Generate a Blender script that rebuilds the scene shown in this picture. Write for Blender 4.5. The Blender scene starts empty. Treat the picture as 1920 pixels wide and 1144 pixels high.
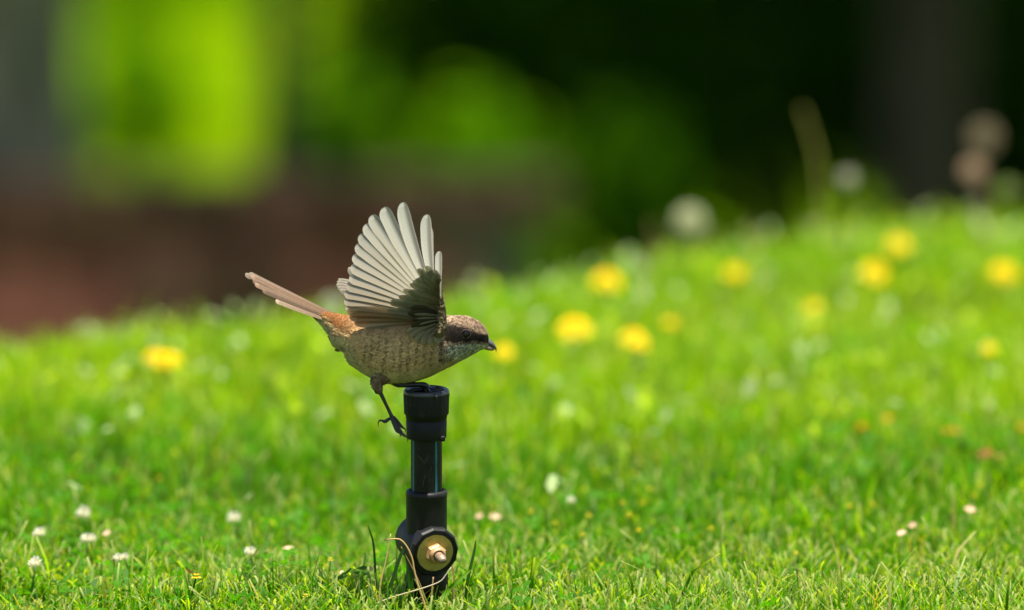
import bpy, math, random
import numpy as np
from mathutils import Vector, Matrix, Euler
R = math.radians
random.seed(7)
rng = np.random.default_rng(11)
scene = bpy.context.scene
COL = scene.collection

# ------------------------------------------------------------------ camera, sky, sun, exposure
CAM_Z, PITCH, FPX, CX, CY = 1.135, R(5.0), 23600.0, 960.0, 572.0
cam_d = bpy.data.cameras.new('camera')
cam = bpy.data.objects.new('camera', cam_d)
COL.objects.link(cam)
cam.location = (0, 0, CAM_Z)
cam.rotation_euler = (R(90) - PITCH, 0, 0)
cam_d.sensor_width = 36.0
cam_d.lens = 36.0 * FPX / 1920.0
cam_d.clip_start, cam_d.clip_end = 0.1, 2000.0
cam_d.dof.use_dof = True
cam_d.dof.focus_distance = 10.02
cam_d.dof.aperture_fstop = 4.3
scene.camera = cam

TO_SUN = Vector((0.06, -0.20, 0.96)).normalized()
SUN_EL = math.asin(TO_SUN.z)
SUN_ROT = math.atan2(TO_SUN.x, TO_SUN.y)
world = bpy.data.worlds.new('World')
scene.world = world
world.use_nodes = True
wn = world.node_tree
wn.nodes.clear()
sky = wn.nodes.new('ShaderNodeTexSky')
sky.sky_type = 'NISHITA'
sky.sun_disc = False
sky.sun_elevation = SUN_EL
sky.sun_rotation = SUN_ROT
bg = wn.nodes.new('ShaderNodeBackground')
bg.inputs['Strength'].default_value = 0.055
wo = wn.nodes.new('ShaderNodeOutputWorld')
wn.links.new(sky.outputs[0], bg.inputs['Color'])
wn.links.new(bg.outputs[0], wo.inputs['Surface'])
sun_d = bpy.data.lights.new('sun', 'SUN')
sun_d.energy = 4.5
sun_d.angle = R(0.53)
sun_d.color = (1.0, 0.94, 0.82)
sun = bpy.data.objects.new('sun', sun_d)
COL.objects.link(sun)
sun.rotation_euler = (-TO_SUN).to_track_quat('-Z', 'Y').to_euler()
sun.location = (0, 0, 30)
scene.view_settings.view_transform = 'Standard'
scene.view_settings.look = 'None'
scene.view_settings.gamma = 1.0
scene.view_settings.exposure = 1.5
scene.render.engine = 'CYCLES'
scene.cycles.use_denoising = True
scene.cycles.max_bounces = 8
scene.cycles.transmission_bounces = 6
scene.cycles.diffuse_bounces = 4

# ------------------------------------------------------------------ helpers
CP, SP = math.cos(PITCH), math.sin(PITCH)


def ray(px, py):
    a, b = (px - CX) / FPX, (CY - py) / FPX
    return np.array([a, CP + b * SP, -SP + b * CP])


def at(px, py, Y):
    """point where the sight line through a photo pixel meets the vertical plane y = Y"""
    r = ray(px, py)
    return np.array([0, 0, CAM_Z]) + r * (Y / r[1])


def mesh_obj(name, V, F, mat, parent=None, col=None, uv=None, smooth=True, off=None):
    V = np.asarray(V, dtype=np.float32)
    if off is not None:
        V = V - np.asarray(off, dtype=np.float32)
    me = bpy.data.meshes.new(name)
    if isinstance(F, np.ndarray):
        k = F.shape[1]
        me.vertices.add(len(V))
        me.vertices.foreach_set('co', V.ravel())
        me.loops.add(F.size)
        me.loops.foreach_set('vertex_index', F.astype(np.int32).ravel())
        me.polygons.add(len(F))
        me.polygons.foreach_set('loop_start', np.arange(0, F.size, k, dtype=np.int32))
        me.polygons.foreach_set('loop_total', np.full(len(F), k, dtype=np.int32))
        me.update(calc_edges=True)
    else:
        me.from_pydata([tuple(map(float, v)) for v in V], [], F)
        me.update()
    if col is not None:
        c = np.ones((len(V), 4), dtype=np.float32)
        c[:, :3] = col
        at_ = me.color_attributes.new('Col', 'FLOAT_COLOR', 'POINT')
        at_.data.foreach_set('color', c.ravel())
    if uv is not None:
        ul = me.uv_layers.new(name='UVMap')
        li = np.empty(len(me.loops), dtype=np.int32)
        me.loops.foreach_get('vertex_index', li)
        ul.data.foreach_set('uv', np.asarray(uv, dtype=np.float32)[li].ravel())
    if smooth:
        me.polygons.foreach_set('use_smooth', np.ones(len(me.polygons), dtype=bool))
    me.materials.append(mat)
    o = bpy.data.objects.new(name, me)
    COL.objects.link(o)
    if parent is not None:
        o.parent = parent
    return o


def empty(name, loc, rot=(0, 0, 0)):
    o = bpy.data.objects.new(name, None)
    COL.objects.link(o)
    o.location = tuple(map(float, loc))
    o.rotation_euler = rot
    o.empty_display_size = 0.02
    return o


def tag(o, label, cat, group=None, kind=None):
    o['label'] = label
    o['category'] = cat
    if group:
        o['group'] = group
    if kind:
        o['kind'] = kind
    return o


def part_label(o, text):
    o['label'] = text
    return o


def copy_tree(o, parent=None):
    c = o.copy()
    COL.objects.link(c)
    c.parent = parent
    for ch in list(o.children):
        copy_tree(ch, c)
    return c


class MB:
    """collects verts / faces / colours of one mesh"""
    def __init__(self):
        self.v, self.f, self.c, self.u, self.n = [], [], [], [], 0

    def add(self, V, F, C=(1, 1, 1), U=None):
        V = np.asarray(V, float)
        self.v.append(V)
        self.f += [tuple(i + self.n for i in f) for f in F]
        self.c.append(np.broadcast_to(np.asarray(C, float), V.shape).copy())
        self.u.append(np.zeros((len(V), 2)) if U is None else np.asarray(U, float))
        self.n += len(V)

    def build(self, name, mat, parent=None, smooth=True, off=None):
        return mesh_obj(name, np.concatenate(self.v), self.f, mat, parent, np.concatenate(self.c),
                        np.concatenate(self.u), smooth, off)


def grid_faces(r, c, loop=False):
    F = []
    for i in range(r - 1):
        for j in range(c if loop else c - 1):
            k = (j + 1) % c
            F.append((i * c + j, i * c + k, (i + 1) * c + k, (i + 1) * c + j))
    return F


def tube_geo(P, rad, seg=8, cap=True):
    P = np.asarray(P, float)
    n = len(P)
    rad = np.broadcast_to(np.asarray(rad, float), (n,))
    T = np.gradient(P, axis=0)
    T /= np.linalg.norm(T, axis=1)[:, None] + 1e-12
    ref = np.array([0, 0, 1.0]) if abs(T[0][2]) < 0.9 else np.array([1.0, 0, 0])
    V = []
    a = np.linspace(0, 2 * np.pi, seg, endpoint=False)
    for i in range(n):
        u = np.cross(T[i], ref)
        u /= np.linalg.norm(u) + 1e-12
        w = np.cross(u, T[i])
        ref = w
        V.append(P[i] + rad[i] * (np.cos(a)[:, None] * u + np.sin(a)[:, None] * w))
    V = np.concatenate(V)
    F = grid_faces(n, seg, True)
    if cap:
        F.append(tuple(range(seg))[::-1])
        F.append(tuple(range((n - 1) * seg, n * seg)))
    return V, F


def smooth_path(P, n=16):
    """Catmull-Rom through the points"""
    P = np.asarray(P, float)
    m = len(P)
    Q = np.vstack([2 * P[0] - P[1], P, 2 * P[-1] - P[-2]])
    t = np.linspace(0, m - 1, n)
    out = []
    for s in t:
        i = min(int(s), m - 2)
        f = s - i
        p0, p1, p2, p3 = Q[i], Q[i + 1], Q[i + 2], Q[i + 3]
        out.append(0.5 * (2 * p1 + (p2 - p0) * f + (2 * p0 - 5 * p1 + 4 * p2 - p3) * f * f + (3 * p1 - p0 - 3 * p2 + p3) * f ** 3))
    return np.array(out)


def lathe_geo(prof, seg=48, mod=None):
    V = []
    a = np.linspace(0, 2 * np.pi, seg, endpoint=False)
    for i, (r, z) in enumerate(prof):
        rr = np.full(seg, r) if mod is None else r + mod(a, i)
        V.append(np.stack([rr * np.cos(a), rr * np.sin(a), np.full(seg, z)], 1))
    F = grid_faces(len(prof), seg, True)
    return np.concatenate(V), [f[::-1] for f in F][::1] if prof[0][1] > prof[-1][1] else F


# ------------------------------------------------------------------ materials
def new_mat(name):
    m = bpy.data.materials.new(name)
    m.use_nodes = True
    nt = m.node_tree
    p = nt.nodes['Principled BSDF']
    return m, nt, p


def noise(nt, scale, detail=4, coord='Object', rough=0.6):
    tc = nt.nodes.new('ShaderNodeTexCoord')
    nz = nt.nodes.new('ShaderNodeTexNoise')
    nz.inputs['Scale'].default_value = scale
    nz.inputs['Detail'].default_value = detail
    nz.inputs['Roughness'].default_value = rough
    nt.links.new(tc.outputs[coord], nz.inputs['Vector'])
    return nz


def ramp(nt, src, stops):
    r = nt.nodes.new('ShaderNodeValToRGB')
    el = r.color_ramp.elements
    while len(el) < len(stops):
        el.new(0.5)
    for e, (p, c) in zip(el, stops):
        e.position = p
        e.color = (*c, 1)
    nt.links.new(src, r.inputs[0])
    return r


def bump(nt, p, src, strength, dist):
    b = nt.nodes.new('ShaderNodeBump')
    b.inputs['Strength'].default_value = strength
    b.inputs['Distance'].default_value = dist
    nt.links.new(src, b.inputs['Height'])
    nt.links.new(b.outputs[0], p.inputs['Normal'])


def leaf_mat(name, rough=0.45, trans=0.45, tint=(1.25, 1.35, 0.6), spec=0.4, sheen=0):
    """vertex-coloured thin sheet: reflects from the face, lets light through from behind"""
    m, nt, p = new_mat(name)
    a = nt.nodes.new('ShaderNodeAttribute')
    a.attribute_name = 'Col'
    p.inputs['Roughness'].default_value = rough
    p.inputs['Specular IOR Level'].default_value = spec
    nt.links.new(a.outputs['Color'], p.inputs['Base Color'])
    mul = nt.nodes.new('ShaderNodeMix')
    mul.data_type = 'RGBA'
    mul.blend_type = 'MULTIPLY'
    mul.inputs[0].default_value = 1.0
    nt.links.new(a.outputs['Color'], mul.inputs[6])
    mul.inputs[7].default_value = (*tint, 1)
    tr = nt.nodes.new('ShaderNodeBsdfTranslucent')
    nt.links.new(mul.outputs[2], tr.inputs['Color'])
    mx = nt.nodes.new('ShaderNodeMixShader')
    mx.inputs[0].default_value = trans
    nt.links.new(p.outputs[0], mx.inputs[1])
    nt.links.new(tr.outputs[0], mx.inputs[2])
    nt.links.new(mx.outputs[0], nt.nodes['Material Output'].inputs['Surface'])
    return m, nt, p


def plain(name, colr, rough=0.5, metal=0.0, spec=0.5, nscale=60, vary=0.35, bstr=0.2, bdist=0.0003):
    m, nt, p = new_mat(name)
    nz = noise(nt, nscale)
    lo = tuple(c * (1 - vary) for c in colr)
    hi = tuple(min(1, c * (1 + vary)) for c in colr)
    r = ramp(nt, nz.outputs[0], [(0.3, lo), (0.7, hi)])
    nt.links.new(r.outputs[0], p.inputs['Base Color'])
    p.inputs['Roughness'].default_value = rough
    p.inputs['Metallic'].default_value = metal
    p.inputs['Specular IOR Level'].default_value = spec
    if bstr:
        bump(nt, p, nz.outputs[0], bstr, bdist)
    return m


def vcol(name, rough=0.6, spec=0.3):
    m, nt, p = new_mat(name)
    a = nt.nodes.new('ShaderNodeAttribute')
    a.attribute_name = 'Col'
    nt.links.new(a.outputs['Color'], p.inputs['Base Color'])
    p.inputs['Roughness'].default_value = rough
    p.inputs['Specular IOR Level'].default_value = spec
    return m


M = {}
M['grass'] = leaf_mat('grass_blade', 0.45, 0.5, (1.5, 1.65, 0.15), 0.09)[0]
M['foliage'] = leaf_mat('tree_leaf', 0.7, 0.45, (1.6, 1.7, 0.15), 0.02)[0]
M['petal'] = leaf_mat('petal', 0.6, 0.35, (1.1, 1.05, 0.7), 0.2)[0]
M['straw'] = leaf_mat('straw', 0.55, 0.2, (1.1, 1.0, 0.8), 0.3)[0]


def plumage_mat(name, trans, scale_u, tint=(1.1, 1.05, 0.95)):
    m, nt, p = leaf_mat(name, 0.62, trans, tint, 0.25)
    uvn = nt.nodes.new('ShaderNodeUVMap')
    mp = nt.nodes.new('ShaderNodeMapping')
    mp.inputs['Scale'].default_value = (scale_u, scale_u * 0.25, 1)
    wv = nt.nodes.new('ShaderNodeTexNoise')
    wv.inputs['Scale'].default_value = 1.0
    wv.inputs['Detail'].default_value = 3
    nt.links.new(uvn.outputs[0], mp.inputs[0])
    nt.links.new(mp.outputs[0], wv.inputs['Vector'])
    bump(nt, p, wv.outputs[0], 0.35, 0.0003)
    a = next(n for n in nt.nodes if n.bl_idname == 'ShaderNodeAttribute')
    mx = nt.nodes.new('ShaderNodeMix')
    mx.data_type = 'RGBA'
    mx.blend_type = 'MULTIPLY'
    mx.inputs[0].default_value = 1.0
    rr = ramp(nt, wv.outputs[0], [(0.3, (0.74, 0.72, 0.70)), (0.65, (1.08, 1.08, 1.08))])
    nt.links.new(a.outputs['Color'], mx.inputs[6])
    nt.links.new(rr.outputs[0], mx.inputs[7])
    nt.links.new(mx.outputs[2], p.inputs['Base Color'])
    return m


M['flight'] = plumage_mat('flight_feather', 0.6, 1.6, (1.25, 1.22, 1.12))
M['covert'] = plumage_mat('covert_feather', 0.4, 2.2)
M['tailf'] = plumage_mat('tail_feather', 0.15, 1.6)
M['contour'] = leaf_mat('contour_feather', 0.75, 0.12, (1.1, 1.0, 0.85), 0.15)[0]
M['body'] = vcol('down', 0.85, 0.1)
M['horn'] = vcol('bill_horn', 0.32, 0.5)
M['leg'] = plain('leg_scale', (0.04, 0.034, 0.030), 0.5, 0, 0.3, 900, 0.5, 0.5, 0.0003)
M['claw'] = plain('claw', (0.012, 0.011, 0.011), 0.3, 0, 0.5, 400, 0.3, 0)
M['eye'] = plain('eye_gloss', (0.004, 0.003, 0.003), 0.06, 0, 0.5, 50, 0.2, 0)
M['eyering'] = plain('eye_rim', (0.05, 0.036, 0.024), 0.8, 0, 0.15, 900, 0.4, 0.3)


def plastic(name, base, rough, bscale, bstr):
    m, nt, p = new_mat(name)
    nz = noise(nt, bscale, 5)
    n2 = noise(nt, 26, 6, rough=0.75)
    n3 = noise(nt, 420, 2)
    dust = ramp(nt, n2.outputs[0], [(0.52, (0, 0, 0)), (0.75, (1, 1, 1))])
    speck = ramp(nt, n3.outputs[0], [(0.71, (0, 0, 0)), (0.75, (1, 1, 1))])
    mm = nt.nodes.new('ShaderNodeMath')
    mm.operation = 'MULTIPLY_ADD'
    nt.links.new(dust.outputs[0], mm.inputs[0])
    mm.inputs[1].default_value = 0.22
    s2 = nt.nodes.new('ShaderNodeMath')
    s2.operation = 'MULTIPLY'
    nt.links.new(speck.outputs[0], s2.inputs[0])
    s2.inputs[1].default_value = 0.35
    nt.links.new(s2.outputs[0], mm.inputs[2])
    mx = nt.nodes.new('ShaderNodeMix')
    mx.data_type = 'RGBA'
    nt.links.new(mm.outputs[0], mx.inputs[0])
    mx.inputs[6].default_value = (*base, 1)
    mx.inputs[7].default_value = (0.09, 0.085, 0.065, 1)
    nt.links.new(mx.outputs[2], p.inputs['Base Color'])
    rr = ramp(nt, n2.outputs[0], [(0.3, (rough,) * 3), (0.75, (min(1, rough + 0.25),) * 3)])
    nt.links.new(rr.outputs[0], p.inputs['Roughness'])
    p.inputs['Specular IOR Level'].default_value = 0.33
    bump(nt, p, nz.outputs[0], bstr, 0.0004)
    return m


M['black'] = plastic('black_moulded_plastic', (0.0045, 0.0045, 0.0045), 0.42, 900, 0.25)
M['cap'] = plastic('black_grained_plastic', (0.0045, 0.0045, 0.0045), 0.5, 1500, 0.6)
M['pipe'] = plastic('black_extruded_pipe', (0.0045, 0.0045, 0.0045), 0.36, 200, 0.12)
M['rim'] = plain('worn_shiny_rim', (0.02, 0.02, 0.02), 0.3, 0, 0.8, 300, 0.3, 0.2)
M['teal'] = plain('teal_stripe', (0.015, 0.13, 0.17), 0.4, 0, 0.5, 300, 0.25, 0.1)
M['scratch'] = plain('scratch', (0.06, 0.07, 0.05), 0.7, 0, 0.3, 300, 0.3, 0)


def rusty(name, base, rust, metal, rough, lo, hi):
    m, nt, p = new_mat(name)
    n1 = noise(nt, 130, 6, rough=0.7)
    n2 = noise(nt, 900, 3)
    r = ramp(nt, n1.outputs[0], [(lo, base), (hi, rust)])
    nt.links.new(r.outputs[0], p.inputs['Base Color'])
    p.inputs['Metallic'].default_value = metal
    p.inputs['Roughness'].default_value = rough
    bump(nt, p, n2.outputs[0], 0.3, 0.0002)
    return m


M['washer'] = rusty('yellow_zinc', (0.40, 0.31, 0.07), (0.20, 0.10, 0.02), 0.15, 0.5, 0.52, 0.8)
M['nut'] = rusty('rusty_brass', (0.56, 0.38, 0.20), (0.38, 0.13, 0.03), 0.3, 0.42, 0.4, 0.7)
M['rod'] = rusty('old_steel', (0.36, 0.27, 0.19), (0.22, 0.12, 0.07), 0.4, 0.5, 0.35, 0.7)


def ground_mat():
    m, nt, p = new_mat('lawn_soil')
    n1 = noise(nt, 0.9, 6)
    n2 = noise(nt, 40, 6, rough=0.75)
    c1 = ramp(nt, n2.outputs[0], [(0.3, (0.065, 0.15, 0.0006)), (0.7, (0.125, 0.25, 0.001))])
    c2 = ramp(nt, n2.outputs[0], [(0.3, (0.085, 0.15, 0.0006)), (0.7, (0.17, 0.26, 0.001))])
    mx = nt.nodes.new('ShaderNodeMix')
    mx.data_type = 'RGBA'
    f = ramp(nt, n1.outputs[0], [(0.4, (0, 0, 0)), (0.6, (1, 1, 1))])
    nt.links.new(f.outputs[0], mx.inputs[0])
    nt.links.new(c1.outputs[0], mx.inputs[6])
    nt.links.new(c2.outputs[0], mx.inputs[7])
    # thatch and soil under the mown lawn near the riser
    tc = nt.nodes.new('ShaderNodeTexCoord')
    sp = nt.nodes.new('ShaderNodeSeparateXYZ')
    nt.links.new(tc.outputs['Object'], sp.inputs[0])
    mr = nt.nodes.new('ShaderNodeMapRange')
    mr.inputs['From Min'].default_value = 13.0
    mr.inputs['From Max'].default_value = 18.0
    nt.links.new(sp.outputs['Y'], mr.inputs['Value'])
    th = ramp(nt, n2.outputs[0], [(0.3, (0.022, 0.030, 0.004)), (0.7, (0.075, 0.070, 0.020))])
    m2 = nt.nodes.new('ShaderNodeMix')
    m2.data_type = 'RGBA'
    nt.links.new(mr.outputs[0], m2.inputs[0])
    nt.links.new(th.outputs[0], m2.inputs[6])
    nt.links.new(mx.outputs[2], m2.inputs[7])
    nt.links.new(m2.outputs[2], p.inputs['Base Color'])
    p.inputs['Roughness'].default_value = 0.95
    p.inputs['Specular IOR Level'].default_value = 0.0
    bump(nt, p, n2.outputs[0], 0.8, 0.02)
    return m


def bark_mat(name, lo, hi):
    m, nt, p = new_mat(name)
    tc = nt.nodes.new('ShaderNodeTexCoord')
    mp = nt.nodes.new('ShaderNodeMapping')
    mp.inputs['Scale'].default_value = (1, 1, 0.18)
    nz = nt.nodes.new('ShaderNodeTexNoise')
    nz.inputs['Scale'].default_value = 26
    nz.inputs['Detail'].default_value = 7
    nt.links.new(tc.outputs['Object'], mp.inputs[0])
    nt.links.new(mp.outputs[0], nz.inputs['Vector'])
    r = ramp(nt, nz.outputs[0], [(0.35, lo), (0.65, hi)])
    nt.links.new(r.outputs[0], p.inputs['Base Color'])
    p.inputs['Roughness'].default_value = 0.9
    bump(nt, p, nz.outputs[0], 0.9, 0.03)
    return m


M['ground'] = ground_mat()
M['bark_grey'] = bark_mat('grey_bark', (0.08, 0.07, 0.038), (0.24, 0.22, 0.125))
M['bark_brown'] = bark_mat('brown_bark', (0.018, 0.012, 0.006), (0.065, 0.042, 0.02))
M['mortar'] = plain('mortar', (0.10, 0.085, 0.07), 0.95, 0, 0.1, 30, 0.3, 0.5, 0.004)
M['brick'] = plain('red_brick', (0.155, 0.055, 0.042), 0.9, 0, 0.15, 9, 0.45, 0.6, 0.004)
M['coping'] = plain('coping_brick', (0.06, 0.03, 0.02), 0.9, 0, 0.15, 9, 0.4, 0.6, 0.004)

# ------------------------------------------------------------------ ground: lawn that ends in a crest, lower garden beyond
# the crest runs aslant: nearer at the left, farther at the right
CRX = np.array([-6.0, -2.0, -0.49, -0.235, -0.068, 0.02, 0.131, 0.24, 0.36, 0.545, 2.0, 6.0])
CRY = np.array([10.9, 11.45, 11.9, 12.12, 12.38, 12.5, 12.78, 12.95, 13.19, 13.38, 14.6, 16.5])
LOW = -1.45


def gz(x, y):
    x = np.asarray(x, float)
    y = np.asarray(y, float)
    yc = np.interp(x, CRX, CRY)
    base = 0.0095 * (np.minimum(y, yc + 0.2) - 10)
    base = base + 0.006 * np.sin(x * 5.1 + y * 2.3) * np.sin(y * 3.7 - x * 1.9) + 0.004 * np.sin(11 * x + 3) * np.sin(7 * y)
    d = np.maximum(y - yc, 0)
    z = base - 0.26 * d * d / (d + 0.5)
    k = 0.08
    return np.where(d > 0, np.maximum(z, LOW) + 0.0, base)


def axis_pts(fine_lo, fine_hi, step, far):
    a = list(np.arange(fine_lo, fine_hi + 1e-6, step))
    s, p = step, fine_hi
    while p < far:
        s *= 1.35
        p += s
        a.append(p)
    s, p = step, fine_lo
    lo = []
    while p > -far:
        s *= 1.35
        p -= s
        lo.append(p)
    return np.array(lo[::-1] + a)


gx = axis_pts(-2.0, 2.0, 0.05, 600)
gy = axis_pts(8.0, 20.0, 0.05, 900)
GX, GY = np.meshgrid(gx, gy)
GV = np.stack([GX, GY, gz(GX, GY)], -1).reshape(-1, 3)
nr, nc = GX.shape
ii = (np.arange(nr - 1)[:, None] * nc + np.arange(nc - 1)[None, :]).ravel()
ground = mesh_obj('ground', GV, np.stack([ii, ii + 1, ii + nc + 1, ii + nc], 1), M['ground'])
ground['kind'] = 'structure'
ground['label'] = 'green lawn ground rising to a soft crest'


def on_ground(px, py, lift):
    """where the sight line through a pixel comes down to `lift` metres above the lawn"""
    r = ray(px, py)
    d = np.linspace(9.0, 16.0, 2801)
    P = np.array([0, 0, CAM_Z]) + r[None, :] * (d / r[1])[:, None]
    h = P[:, 2] - gz(P[:, 0], P[:, 1]) - lift
    k = np.argmax(h < 0) if (h < 0).any() else -1
    return P[k]


# ------------------------------------------------------------------ grass
def value_noise(x, y, f, seed):
    def hsh(i, j):
        return np.modf(np.abs(np.sin(i * 127.1 + j * 311.7 + seed * 74.7) * 43758.5453))[0]
    xf, yf = x * f, y * f
    i, j = np.floor(xf), np.floor(yf)
    u, v = xf - i, yf - j
    u, v = u * u * (3 - 2 * u), v * v * (3 - 2 * v)
    return (hsh(i, j) * (1 - u) + hsh(i + 1, j) * u) * (1 - v) + (hsh(i, j + 1) * (1 - u) + hsh(i + 1, j + 1) * u) * v


def sm_(a, b, x):
    t = np.clip((x - a) / (b - a), 0, 1)
    return t * t * (3 - 2 * t)


def blades(n, x0, x1, y0, y1, rows, hmin, hmax, wid, keep=None):
    x = rng.uniform(x0, x1, n)
    y = rng.uniform(y0, y1, n)
    if keep is not None:
        k = keep(x, y)
        x, y = x[k], y[k]
    # thin where the turf is worn, tufted elsewhere
    t = value_noise(x, y, 14, 1) * 0.6 + value_noise(x, y, 4.5, 2) * 0.4
    k = rng.random(len(x)) < 0.35 + 0.9 * t
    x, y, t = x[k], y[k], t[k]
    n = len(x)
    z = gz(x, y) - 0.003
    h = rng.uniform(hmin, hmax, n) * (0.62 + 0.62 * t) * np.where(rng.random(n) < 0.04, 1.5, 1)
    az = rng.uniform(0, 2 * np.pi, n)
    lean = np.abs(rng.normal(0, 0.33, n)) + 0.05
    curl = rng.normal(0.35, 0.35, n)
    w = wid * rng.uniform(0.55, 1.35, n)
    face = az + np.pi / 2 + rng.normal(0, 0.6, n)
    ts = np.linspace(0, 1, rows)
    cut = rng.random(n) < 0.5 - 0.4 * sm_(10.1, 10.7, y)
    V = np.empty((n, rows, 2, 3), np.float32)
    C = np.empty((n, rows, 2, 3), np.float32)
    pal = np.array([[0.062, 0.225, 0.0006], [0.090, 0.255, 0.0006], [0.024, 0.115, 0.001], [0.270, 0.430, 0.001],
                    [0.20, 0.30, 0.12], [0.36, 0.29, 0.11]])  # the pale green class stands in for sheen highlights, put into the colour
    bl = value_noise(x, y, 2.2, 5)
    pr = np.stack([0.30 + 0 * x, 0.32 + 0 * x, 0.20 + 0 * x, 0.04 + 0.16 * bl + 3.0 * sm_(11.05, 11.9, y), 0.02 + 0.04 * (1 - bl) + 0.16 * sm_(10.9, 11.8, y), 0.055 - 0.03 * sm_(10.2, 11.0, y)], 1)  # far blades drawn brighter and yellower: sunlit band put into the colour
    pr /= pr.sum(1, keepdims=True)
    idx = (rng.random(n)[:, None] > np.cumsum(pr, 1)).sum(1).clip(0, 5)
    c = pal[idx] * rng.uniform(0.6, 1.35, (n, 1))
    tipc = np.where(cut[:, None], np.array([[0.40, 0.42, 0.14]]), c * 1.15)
    for r_, t_ in enumerate(ts):
        a = lean * t_ + curl * t_ * t_ * 0.5
        px = x + np.cos(az) * np.sin(a) * h * t_
        py = y + np.sin(az) * np.sin(a) * h * t_
        pz = z + np.cos(a) * h * t_
        prof = np.where(cut, 1.0 - 0.35 * t_ ** 3, (1 - t_ ** 2.2) * 0.96 + 0.04) * (0.7 + 0.3 * min(1, t_ * 4))
        hw = 0.5 * w * prof
        for s_, sg in enumerate((-1, 1)):
            V[:, r_, s_, 0] = px + sg * np.cos(face) * hw
            V[:, r_, s_, 1] = py + sg * np.sin(face) * hw
            V[:, r_, s_, 2] = pz
            base = c * (0.9 + 0.1 * t_)
            base = base + np.array([0.04, 0.04, 0.0005]) * (1 - t_) * 0.5
            C[:, r_, s_] = base if t_ < 0.95 else tipc
    b = np.arange(n)[:, None, None] * (rows * 2) + np.arange(rows - 1)[None, :, None] * 2
    F = (b + np.array([0, 1, 3, 2])[None, None, :]).reshape(-1, 4)
    return V.reshape(-1, 3), F, C.reshape(-1, 3)


def crest_ok(x, y):
    return y < np.interp(x, CRX, CRY) + 1.1


def join(parts):
    vs, fs, cs, n = [], [], [], 0
    for V, F, C in parts:
        vs.append(V)
        fs.append(F + n)
        cs.append(C)
        n += len(V)
    return np.concatenate(vs), np.concatenate(fs), np.concatenate(cs)


zA = lambda x, y: np.abs(x) < 0.75
zB = lambda x, y: (np.abs(x) < 1.1) & crest_ok(x, y)
zC = lambda x, y: crest_ok(x, y) & ~((np.abs(x) < 1.1) & (y > 10.7)) & ~((np.abs(x) < 0.75) & (y > 9.4) & (y < 10.7))
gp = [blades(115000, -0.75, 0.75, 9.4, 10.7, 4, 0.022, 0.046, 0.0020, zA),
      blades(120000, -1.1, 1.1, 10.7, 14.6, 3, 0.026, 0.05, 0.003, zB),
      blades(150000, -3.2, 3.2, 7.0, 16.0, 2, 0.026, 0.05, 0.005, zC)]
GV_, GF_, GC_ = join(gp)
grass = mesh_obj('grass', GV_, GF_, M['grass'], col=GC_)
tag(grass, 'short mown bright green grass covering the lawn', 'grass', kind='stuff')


# clover leaves between the blades
def clover(n):
    x = rng.uniform(-1.0, 1.0, n)
    y = rng.uniform(9.5, 14.0, n)
    p = value_noise(x, y, 3.1, 9)
    k = (rng.random(n) < (p - 0.42) * 3.2 + np.where(x < -0.1, 0.25, 0.0)) & crest_ok(x, y) & ~((np.abs(x + 0.068) < 0.05) & (y < 10.05))
    x, y = x[k], y[k]
    n = len(x)
    h = rng.uniform(0.016, 0.038, n)
    z = gz(x, y) + h
    rad = rng.uniform(0.004, 0.0085, n)
    rot = rng.uniform(0, 6.28, n)
    tilt = rng.normal(0, 0.35, (n, 2))
    V = np.empty((n, 3, 5, 3), np.float32)
    base = np.array([[0.036, 0.150, 0.003]]) * rng.uniform(0.7, 1.4, (n, 1)) + np.array([[0.03, 0.04, 0.008]]) * rng.random((n, 1))
    for l in range(3):
        a = rot + l * 2.094
        pts = [(0.0, 0.0), (0.55, 0.42), (1.0, 0.22), (1.0, -0.22), (0.55, -0.42)]
        for q, (u, v) in enumerate(pts):
            dx = (np.cos(a) * u - np.sin(a) * v) * rad
            dy = (np.sin(a) * u + np.cos(a) * v) * rad
            V[:, l, q, 0] = x + dx
            V[:, l, q, 1] = y + dy
            V[:, l, q, 2] = z + dx * tilt[:, 0] + dy * tilt[:, 1] + rad * 0.25 * abs(v) + rad * 0.12 * u
    F = (np.arange(n * 3)[:, None] * 5 + np.arange(5)[None, :])
    C = np.repeat(base, 15, axis=0)
    return V.reshape(-1, 3), F, C


def broad(n):
    """broad leaf faces added on the far lawn, highlights put into their pale colour"""
    x = rng.uniform(-0.9, 0.9, n)
    y = rng.uniform(10.6, 13.6, n)
    k = crest_ok(x, y) & (rng.random(n) < 0.12 + 0.88 * sm_(10.9, 11.7, y))
    x, y = x[k], y[k]
    n = len(x)
    z = gz(x, y) + rng.uniform(0.03, 0.05, n)
    r_ = rng.uniform(0.004, 0.011, n)
    a = rng.uniform(0, 6.28, n)
    tl = rng.uniform(0.2, 1.0, n)
    V = np.empty((n, 5, 3), np.float32)
    for q, (u, v) in enumerate([(-1, 0), (-0.2, 0.5), (0.7, 0.3), (0.7, -0.3), (-0.2, -0.5)]):
        V[:, q, 0] = x + (np.cos(a) * u - np.sin(a) * v) * r_
        V[:, q, 1] = y + (np.sin(a) * u + np.cos(a) * v) * r_
        V[:, q, 2] = z + u * r_ * tl
    C = np.repeat(np.array([[0.30, 0.38, 0.17]]) * rng.uniform(0.6, 1.3, (n, 1)), 5, axis=0)
    return V.reshape(-1, 3), np.arange(n * 5).reshape(n, 5), C


cv, cf, cc = join([clover(14000), broad(1300)])
co = mesh_obj('clover_leaves', cv, cf, M['grass'], col=cc, smooth=False)
tag(co, 'low blue-green three-part clover leaves between the grass', 'clover', kind='stuff')


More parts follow.
